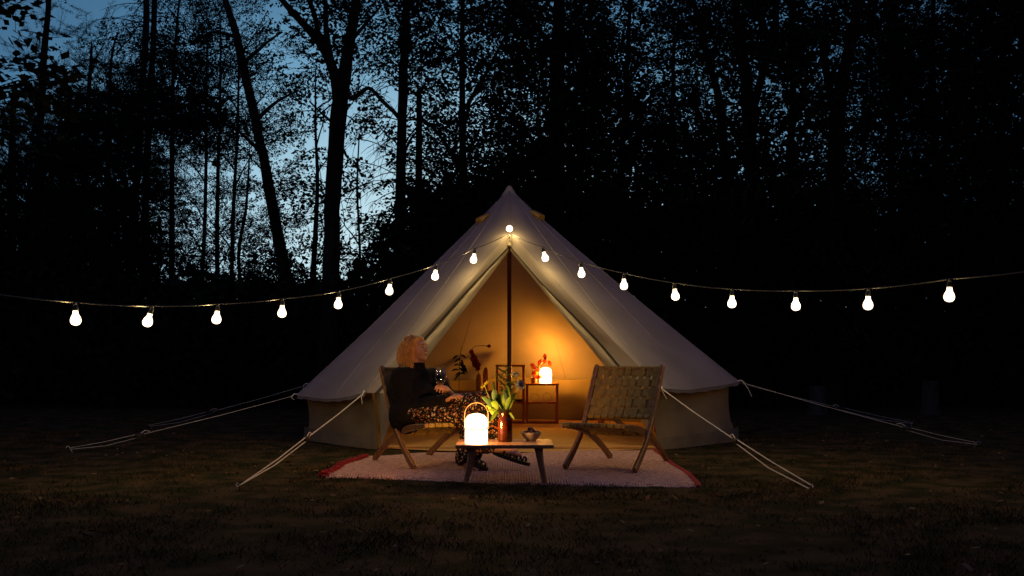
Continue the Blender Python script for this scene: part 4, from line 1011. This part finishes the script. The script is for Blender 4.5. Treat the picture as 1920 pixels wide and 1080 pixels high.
# --- hands
def hand(mb, wrist, d, n, curl, spread=.018, s=1.0, thumb_side=1, thumb_curl=.5):
    """d: wrist to knuckles, n: back of the hand, curl per finger"""
    d = V(d).normalized(); n = V(n); n = (n-d*n.dot(d)).normalized(); a = d.cross(n)*thumb_side
    kn_ = []
    for i in range(4):
        k = wrist + d*(.082-.004*abs(i-1.3))*s + a*(.030-.0205*i)*s + n*.004*s; kn_.append(k)
        mb.cap(wrist + a*(.018-.012*i)*s, k, .0155*s, .0115*s, 10)
    for i, L in enumerate((.072, .080, .074, .058)):
        p = kn_[i]; dd = d.copy() + a*(.10-.07*i)*spread*20; dd.normalize(); r = .0092*s
        for q, f in enumerate((.45, .32, .23)):
            ang = curl[i]*(.9, 1.1, .8)[q]; ax = d.cross(n); dd = Matrix.Rotation(-ang, 3, ax) @ dd
            e = p + dd*L*f*s; mb.cap(p, e, r, r*.9, 9); p = e; r *= .9
    p = wrist + a*.02*s + d*.02*s; q = p + (a*.8 + d*.8 - n*.35).normalized()*.038*s; mb.cap(p, q, .013*s, .011*s, 9)
    dd = (d*.8 + a*.45*(1-thumb_curl) - n*.7*thumb_curl).normalized(); e = q + dd*.028*s; mb.cap(q, e, .0102*s, .0095*s, 9)
    dd2 = (dd - a*.5*thumb_curl).normalized(); mb.cap(e, e + dd2*.024*s, .0095*s, .0075*s, 9)
bd = MB()
# --- head in its own frame: x forward, y left, z up
hf = V((.885, -.44, .13)).normalized(); hl = V((0, 0, 1)).cross(hf).normalized(); hu = hf.cross(hl)
HR = Matrix((hf, hl, hu)).transposed()
HS = .98
def hp(x, y, z): return head + HR @ V((x, y, z))*HS
def he(c, r, R=None): bd.ell(hp(*c), tuple(q*HS for q in r), HR @ (R or Matrix.Identity(3)), 20, 14)
he((-.016, 0, .030), (.094, .074, .086)); he((.028, 0, .0), (.058, .062, .082)); he((.030, 0, -.055), (.050, .050, .045)); he((.062, 0, -.083), (.022, .022, .019))
he((.062, 0, .035), (.030, .048, .040)); he((.050, .032, -.022), (.028, .026, .030)); he((.050, -.032, -.022), (.028, .026, .030))
bd.cap(hp(.082, 0, .014), hp(.099, 0, -.018), .0085, .0095, 10); he((.101, 0, -.020), (.011, .0110, .008)); he((.091, .0095, -.024), (.009, .0065, .006)); he((.091, -.0095, -.024), (.009, .0065, .006))
bd.cap(hp(.080, .012, .024), hp(.066, .046, .022), .009, .009, 8); bd.cap(hp(.080, -.012, .024), hp(.066, -.046, .022), .009, .009, 8)
he((.078, 0, -.050), (.014, .025, .014)); he((.046, 0, -.07), (.040, .040, .03))
for s in (1, -1): he((-.004, s*.072, -.008), (.017, .008, .028), Matrix.Rotation(s*-.25, 3, 'X'))
bd.cap(hp(-.018, 0, -.05), neck_ + V((0, 0, -.02)), .052, .055, 16); bd.cap(neck_ + V((0, 0, -.02)), chest + V((0, 0, .04)), .052, .10, 14)
# torso, arms, legs
bd.cap(chest, hip + V((0, 0, .06)), .13, .125, 14); bd.cap(hip + wr*.05, hip - wr*.05, .135, .135, 14)
bd.cap(neck_ + V((0, 0, -.09)), sn, .05, .05, 12); bd.cap(neck_ + V((0, 0, -.09)), sf, .05, .05, 12)
for a, b, c in ((sn, en, wn), (sf, ef, wfr)): bd.cap(a, b, .048, .037, 12); bd.cap(b, b.lerp(c, .35), .037, .038, 12); bd.cap(b.lerp(c, .35), c, .038, .024, 12)
for a, b, c in ((hipn, kn, an_), (hipf, kf, af)): bd.cap(a, b, .085, .055, 14); bd.cap(b, b.lerp(c, .4), .052, .053, 12); bd.cap(b.lerp(c, .4), c, .053, .034, 12)
for a, t_, up in ((an_, tn_, 0), (af, tf, 0)):
    d = (t_-a); d.z = min(d.z, -.02); sd = d.cross(V((0, 0, 1))).normalized()
    hl_ = a + V((0, 0, -.025)) - d.normalized()*.035; bd.cap(a, hl_, .034, .030, 12)
    bd.cap(a + V((0, 0, -.012)), a.lerp(t_, .62) + V((0, 0, -.002)), .033, .026, 12); bd.cap(hl_, a.lerp(t_, .7)+V((0, 0, -.012)), .026, .024, 12)
    for i in range(5):
        o_ = sd*(.028-.014*i); k = a.lerp(t_, .62) + o_ + V((0, 0, -.008)); bd.cap(k - d*.1, k + (d.normalized()*(.055-.006*i)), .014 if i < 4 else .012, .0095 if i else .011, 8)
# glass axis: upright, stem between the fingers
gb_ = PW(826, 721, 8.10)
hand(bd, wfr, (gb_ + V((.012, 0, -.016)) - wfr), V((.25, -.55, .75)), (.75, .85, .95, 1.0), .012, .92, 1, .75)
hand(bd, wn, hn - wn + V((0, 0, .0)), V((.1, -.35, 1)), (.42, .45, .5, .5), .014, .92, -1, .3)
baked(bd, 'body', M['skin'], woman, .0045, 2)
# features
def feat(mb, nm, m): return mb.build(nm, M[m], woman)
for s in (1, -1):
    feat(MB().ell(hp(.0705, s*.031, .004), (.0135, .0135, .0105), HR, 14, 10), 'eye', 'eye'); feat(MB().ell(hp(.0815, s*.0315-.001, .004), (.0035, .0055, .0055), HR, 10, 8), 'iris', 'iris')
    feat(MB().tube([hp(.0835, s*.017, .0115), hp(.0865, s*.030, .0135), hp(.075, s*.046, .008)], [.0022, .0028, .0018], 6), 'eyelid', 'brow')
    feat(MB().tube([hp(.0915, s*.014, .0265), hp(.0890, s*.030, .033), hp(.074, s*.048, .028)], [.0022, .0032, .0016], 6), 'eyebrow', 'brow')
MB().tube([hp(.078, .021, -.050), hp(.0885, .009, -.0465), hp(.0905, 0, -.0475), hp(.0885, -.009, -.0465), hp(.078, -.021, -.050)], [.0015, .0040, .0038, .0040, .0015], 8).tube([hp(.078, .020, -.0515), hp(.0880, .008, -.0545), hp(.0895, 0, -.0555), hp(.0880, -.008, -.0545), hp(.078, -.020, -.0515)], [.0015, .0045, .0050, .0045, .0015], 8).build('lips', M['lip'], woman)
# --- sweater
sw = MB(); sw.cap(chest + V((-.03, 0, .0)), hip + V((-.03, 0, .03)), .168, .165, 20); sw.cap(PW(757, 722, 8.42), PW(760, 785, 8.38), .10, .13, 16); sw.cap(chest + wf*.03, hip + wf*.04 + V((0, 0, .06)), .14, .15, 18)
sw.cap(neck_ + V((0, 0, -.10)), chest, .12, .155, 18); sw.cap(sn + V((0, 0, -.02)), sf + V((0, 0, -.02)), .078, .075, 16); sw.cap(neck_ + V((0, 0, -.045)), neck_ + V((0, 0, -.10)), .082, .125, 16); sw.cap(neck_ + V((0, 0, -.065)), sn, .072, .078, 14); sw.cap(neck_ + V((0, 0, -.065)), sf, .072, .075, 14)
sw.cap(sn, en, .076, .076, 16); sw.cap(en, en.lerp(wn, .55), .074, .066, 16); sw.cap(en.lerp(wn, .55), en.lerp(wn, .93), .066, .045, 16)
sw.cap(sf, ef, .070, .054, 16); sw.cap(ef, ef.lerp(wfr, .14), .052, .046, 14)
sw.cap(hip + wr*.08 + V((0, 0, -.03)), hip - wr*.08 + V((0, 0, -.03)), .15, .15, 16); sw.cap(chest + wr*.08, hip + wr*.09, .11, .12, 14); sw.cap(en, hip + wr*.1 + V((0, 0, .05)), .07, .1, 14)
def dsw(p): return .010*noise.noise(p*9) + .006*noise.noise(V((p.x*20, p.y*20, p.z*45)))
baked(sw, 'sweater', M['sweater'], woman, .009, 3, dsw)
cl_ = MB(); a0 = neck_ + V((-.006, 0, -.03)); a1 = neck_.lerp(hp(-.018, 0, -.05), .42)
cl_.tube([a0, a0.lerp(a1, .5), a1], [.072, .066, .0635], 22, False).tube([a1 + V((0, 0, .001)), a1 + V((0, 0, -.006))], [.0635, .0555], 22, False).build('collar', M['sweater'], woman)
# --- skirt
ms = bpy.data.materials.new('floral_cloth'); ms.use_nodes = True; t = ms.node_tree; b = t.nodes['Principled BSDF']; b.inputs['Roughness'].default_value = .85; b.inputs['Specular IOR Level'].default_value = .1
co = N(t, 'ShaderNodeTexCoord')
def vor(scale, off):
    mp = N(t, 'ShaderNodeMapping'); mp.inputs['Location'].default_value = off; t.links.new(co.outputs['Object'], mp.inputs[0])
    v = N(t, 'ShaderNodeTexVoronoi'); v.inputs['Scale'].default_value = scale; v.inputs['Randomness'].default_value = .85; t.links.new(mp.outputs[0], v.inputs['Vector']); return v
def rmp(src, stops):
    r = N(t, 'ShaderNodeValToRGB'); r.color_ramp.interpolation = 'CONSTANT'; e = r.color_ramp.elements
    while len(e) < len(stops): e.new(.5)
    for x, (p, c) in zip(e, stops): x.position = p; x.color = (*c, 1) if len(c) == 3 else c
    t.links.new(src, r.inputs[0]); return r
def mixc(f, a, b_): 
    m = N(t, 'ShaderNodeMix', data_type='RGBA'); t.links.new(f, m.inputs[0]); t.links.new(a, m.inputs[6]); t.links.new(b_, m.inputs[7]); return m.outputs[2]
v1 = vor(38, (0, 0, 0)); v2 = vor(56, (3, 1, 2)); v3 = vor(95, (7, 5, 1))
base_c = rmp(v3.outputs['Distance'], [(0, (.16, .10, .03)), (.22, (.010, .007, .006))]).outputs[0]
s2 = N(t, 'ShaderNodeSeparateColor'); t.links.new(v2.outputs['Color'], s2.inputs[0]); c2 = rmp(s2.outputs[0], [(0, (.34, .12, .02)), (.3, (.20, .16, .05)), (.55, (.50, .36, .34)), (.8, (.16, .05, .02))]).outputs[0]
m2 = rmp(v2.outputs['Distance'], [(0, (1, 1, 1)), (.30, (0, 0, 0))]).outputs[0]
s1 = N(t, 'ShaderNodeSeparateColor'); t.links.new(v1.outputs['Color'], s1.inputs[0])
c1 = rmp(v1.outputs['Distance'], [(0, (.45, .22, .03)), (.11, (.03, .02, .015)), (.16, (.72, .60, .48)), (.27, (.4, .2, .1))]).outputs[0]
c1b = rmp(v1.outputs['Distance'], [(0, (.06, .03, .02)), (.10, (.42, .13, .02)), (.30, (.22, .07, .02))]).outputs[0]
pick = rmp(s1.outputs[1], [(0, (0, 0, 0)), (.55, (1, 1, 1))]).outputs[0]; c1m = mixc(pick, c1, c1b)
m1 = rmp(v1.outputs['Distance'], [(0, (1, 1, 1)), (.33, (0, 0, 0))]).outputs[0]
t.links.new(mixc(m1, mixc(m2, base_c, c2), c1m), b.inputs['Base Color']); M['floral'] = ms
sk = MB(); hb = [hipn + V((0, 0, -.01)), hipf + V((0, 0, -.01))]; he1 = kn.lerp(an_, .90) + V((-.02, 0, 0)); he2 = kf.lerp(af, .86)
for i in range(6):
    u = i/5; a = hb[0].lerp(hb[1], u); k = kn.lerp(kf, u); e = he1.lerp(he2, u)
    sk.cap(a, a.lerp(k, .5), .118, .100, 14); sk.cap(a.lerp(k, .5), k, .100, .074, 14); sk.cap(k, k.lerp(e, .5), .074, .066, 14); sk.cap(k.lerp(e, .5), e, .066, .060 + .012*math.sin(u*6), 14)
for i in range(7):
    u = i/6; a = hip.lerp(kf, .35+.65*u) + V((.0, 0, -.02-.03*u)); sk.cap(a, a + V((.01, 0, -.05-.05*u)), .075, .05, 12)
sk.cap(kf.lerp(kn, .5), he2 + V((.015, .02, .12)), .075, .06, 12); sk.cap(kf, he2, .07, .05, 12)
def dsk(p):
    k = max(0, min(1, (.42-p.z)/.3)); q = p.x*math.cos(.5)+p.y*.8
    return .010*noise.noise(p*11) + .014*k*math.sin(q*62+3*noise.noise(p*4)) + .006*math.sin((p.x*18 + p.z*50))*(1-k)*.7
baked(sk, 'skirt', M['floral'], woman, .008, 4, dsk)
# --- shoes
for a, t_ in ((an_, tn_), (af, tf)):
    d = (t_-a).normalized(); sd = d.cross(V((0, 0, 1))).normalized(); up = sd.cross(d); sh = MB(); L = (t_-a).length
    R_ = Matrix((d, sd, up)).transposed()
    out = []
    for i in range(24):
        q = 2*math.pi*i/24; x = math.cos(q); y = math.sin(q); wx = L*.5+.058; ww = .040 + .008*x; out.append((x*wx, y*ww))
    c = a.lerp(t_, .5) - up*.058 + d*.004
    if a is an_: c.z = max(c.z, .075)
    for z in (-.012, .012): sh.v += [tuple(c + d*x*(.97 if z < 0 else 1) + sd*y + up*z) for x, y in out]
    sh.f += [tuple(range(24))[::-1], tuple(range(24, 48))] + [(i, (i+1) % 24, 24+(i+1) % 24, 24+i) for i in range(24)]
    o = sh.build('shoe_sole', M['shoe'], woman)
    stp = MB()
    for f, w in ((.30, .042), (.52, .040), (.72, .038), (.90, .036)):
        m_ = c + d*(f-.5)*L*1.25; hgt = .078-.035*f
        stp.bar([m_ + sd*w - up*.01, m_ + sd*w*.9 + up*hgt*.6, m_ + up*hgt, m_ - sd*w*.9 + up*hgt*.6, m_ - sd*w - up*.01], .018, .004, tuple(d))
    stp.tube([a - d*.045 + up*-.03 + sd*.03, a - d*.06, a - d*.045 - up*.03 - sd*.03], .006, 6)
    stp.build('shoe_strap', M['shoe'], woman)
# --- hair
hr = MB()
def hel(c, r): hr.ell(hp(*c), r, HR, 18, 12)
hel((-.030, 0, .045), (.090, .080, .082)); hel((-.055, 0, -.01), (.066, .084, .090)); hel((-.035, .070, -.02), (.034, .022, .06)); hel((-.035, -.068, -.02), (.034, .020, .06)); hel((.022, 0, .088), (.048, .055, .026)); hel((-.07, 0, -.07), (.05, .085, .06))
def dh(p): return .010*noise.noise(p*34) + .006*noise.noise(p*80)
baked(hr, 'hair_mass', M['hair'], woman, .006, 2, dh)
cu = MB()
def lock(root, L, out, amp, turns, r):
    pts = []; n = int(turns*9)+3; ph = random.random()*6.283; ax = out.cross(V((0, 0, 1)))
    ax = ax.normalized() if ax.length > .01 else V((1, 0, 0)); p = root.copy(); dr = (out*1.0 + V((0, 0, .15))).normalized()
    o2 = out.copy(); o2.z = 0
    for i in range(n+1):
        s = i/n; dr = (dr + V((0, 0, -1))*.28 + o2*.015).normalized(); p = p + dr*L/n
        A = amp*min(1, s*3); u1 = dr.orthogonal().normalized(); u2 = dr.cross(u1)
        q = ph + s*turns*6.283; pts.append(p + V((math.cos(q), math.sin(q), 0))*A + V((0, 0, A*.3*math.sin(q*1.3))))
    cu.tube(pts, [r*(1-.6*(i/n)**2) for i in range(len(pts))], 4, False)
for i in range(760):
    th = random.uniform(.5, 2*math.pi-.5); z = random.uniform(-.35, 1); rr = math.sqrt(max(0, 1-z*z)); d_ = V((math.cos(th)*rr, math.sin(th)*rr, z))
    if d_.x > .35 and z < .72: continue
    root = hp(-.030 + d_.x*.088, d_.y*.078, .034 + d_.z*.086)
    out_ = (HR @ V((d_.x*.7-.35, d_.y*1.0, d_.z*.55))).normalized(); L = random.uniform(.07, .13) if z > .5 else random.uniform(.09, .15)
    lock(root, L, out_, random.uniform(.003, .009), random.uniform(1.5, 3.2), random.uniform(.0012, .0024))
for i in range(110):     # forelocks swept back and to the sides off the forehead
    y = random.uniform(-.055, .055); root = hp(.048+random.uniform(-.03, .010), y, .105-abs(y)*.35); s = -1 if y < .01 else 1
    lock(root, random.uniform(.07, .12), (HR @ V((-.45, s*.9, .55))).normalized(), random.uniform(.003, .007), random.uniform(1.2, 2.2), random.uniform(.0014, .0024))
for i in range(150):     # bigger ringlets
    th = random.uniform(.75, 2*math.pi-.75); z = random.uniform(-.4, .95); rr = math.sqrt(max(0, 1-z*z)); d_ = V((math.cos(th)*rr, math.sin(th)*rr, z))
    if d_.x > .25: continue
    root = hp(-.030 + d_.x*.086, d_.y*.076, .034 + d_.z*.080); out_ = (HR @ V((d_.x*.8-.2, d_.y*1.1, d_.z*.5))).normalized()
    lock(root, random.uniform(.08, .17), out_, random.uniform(.006, .012), random.uniform(1.8, 3.2), random.uniform(.0030, .0046))
for i in range(90):      # long front locks framing the near cheek, and at the nape
    s = -1 if i % 3 else 1; root = hp(random.uniform(-.075, .022), s*(.078+random.uniform(-.008, .008)), random.uniform(-.02, .06)); lock(root, random.uniform(.13, .20), HR @ V((.0, s*.3, -.4)), random.uniform(.006, .012), random.uniform(2, 4), random.uniform(.0014, .0026))
cu.build('curls', M['hair'], woman)
# ================================================================== WINE GLASS
glass = bpy.data.materials.new('clear_glass'); glass.use_nodes = True; t = glass.node_tree; t.nodes.clear()
lw_ = N(t, 'ShaderNodeLayerWeight'); lw_.inputs[0].default_value = .25; fr_ = N(t, 'ShaderNodeMath', operation='MULTIPLY_ADD'); fr_.inputs[1].default_value = .6; fr_.inputs[2].default_value = .06; t.links.new(lw_.outputs['Facing'], fr_.inputs[0]); tb = N(t, 'ShaderNodeBsdfTransparent'); tb.inputs[0].default_value = (.95, .95, .94, 1); gb2 = N(t, 'ShaderNodeBsdfGlossy'); gb2.inputs['Roughness'].default_value = .03
mx = N(t, 'ShaderNodeMixShader'); oo = N(t, 'ShaderNodeOutputMaterial'); t.links.new(fr_.outputs[0], mx.inputs[0]); t.links.new(tb.outputs[0], mx.inputs[1]); t.links.new(gb2.outputs[0], mx.inputs[2]); t.links.new(mx.outputs[0], oo.inputs[0])
wine = glass.copy(); wine.name = 'white_wine'
for n_ in wine.node_tree.nodes:
    if n_.type == 'BSDF_TRANSPARENT': n_.inputs[0].default_value = (.80, .62, .25, 1)
gp = PW(826, 724, 8.10); gl = empty('wine_glass', gp, "clear wine glass with a little white wine held up in the woman's hand", 'wine glass')
pr = [(.004, -.050), (.003, -.02), (.004, .0), (.014, .006), (.031, .020), (.0425, .045), (.0455, .065), (.043, .095), (.036, .128), (.0352, .128), (.042, .095), (.0443, .065), (.0413, .046), (.030, .0225), (.013, .009), (.001, .007)]
MB().lathe(pr, gp, 36).build('bowl', glass, gl, angle=80)
MB().lathe([(.034, -.0525), (.034, -.050), (.006, -.047)], gp, 28).build('foot', glass, gl)
MB().lathe([(.001, .008), (.013, .0102), (.029, .0235), (.0405, .046), (.0405, .0465), (.001, .0465)], gp, 32).build('wine', wine, gl, angle=50)
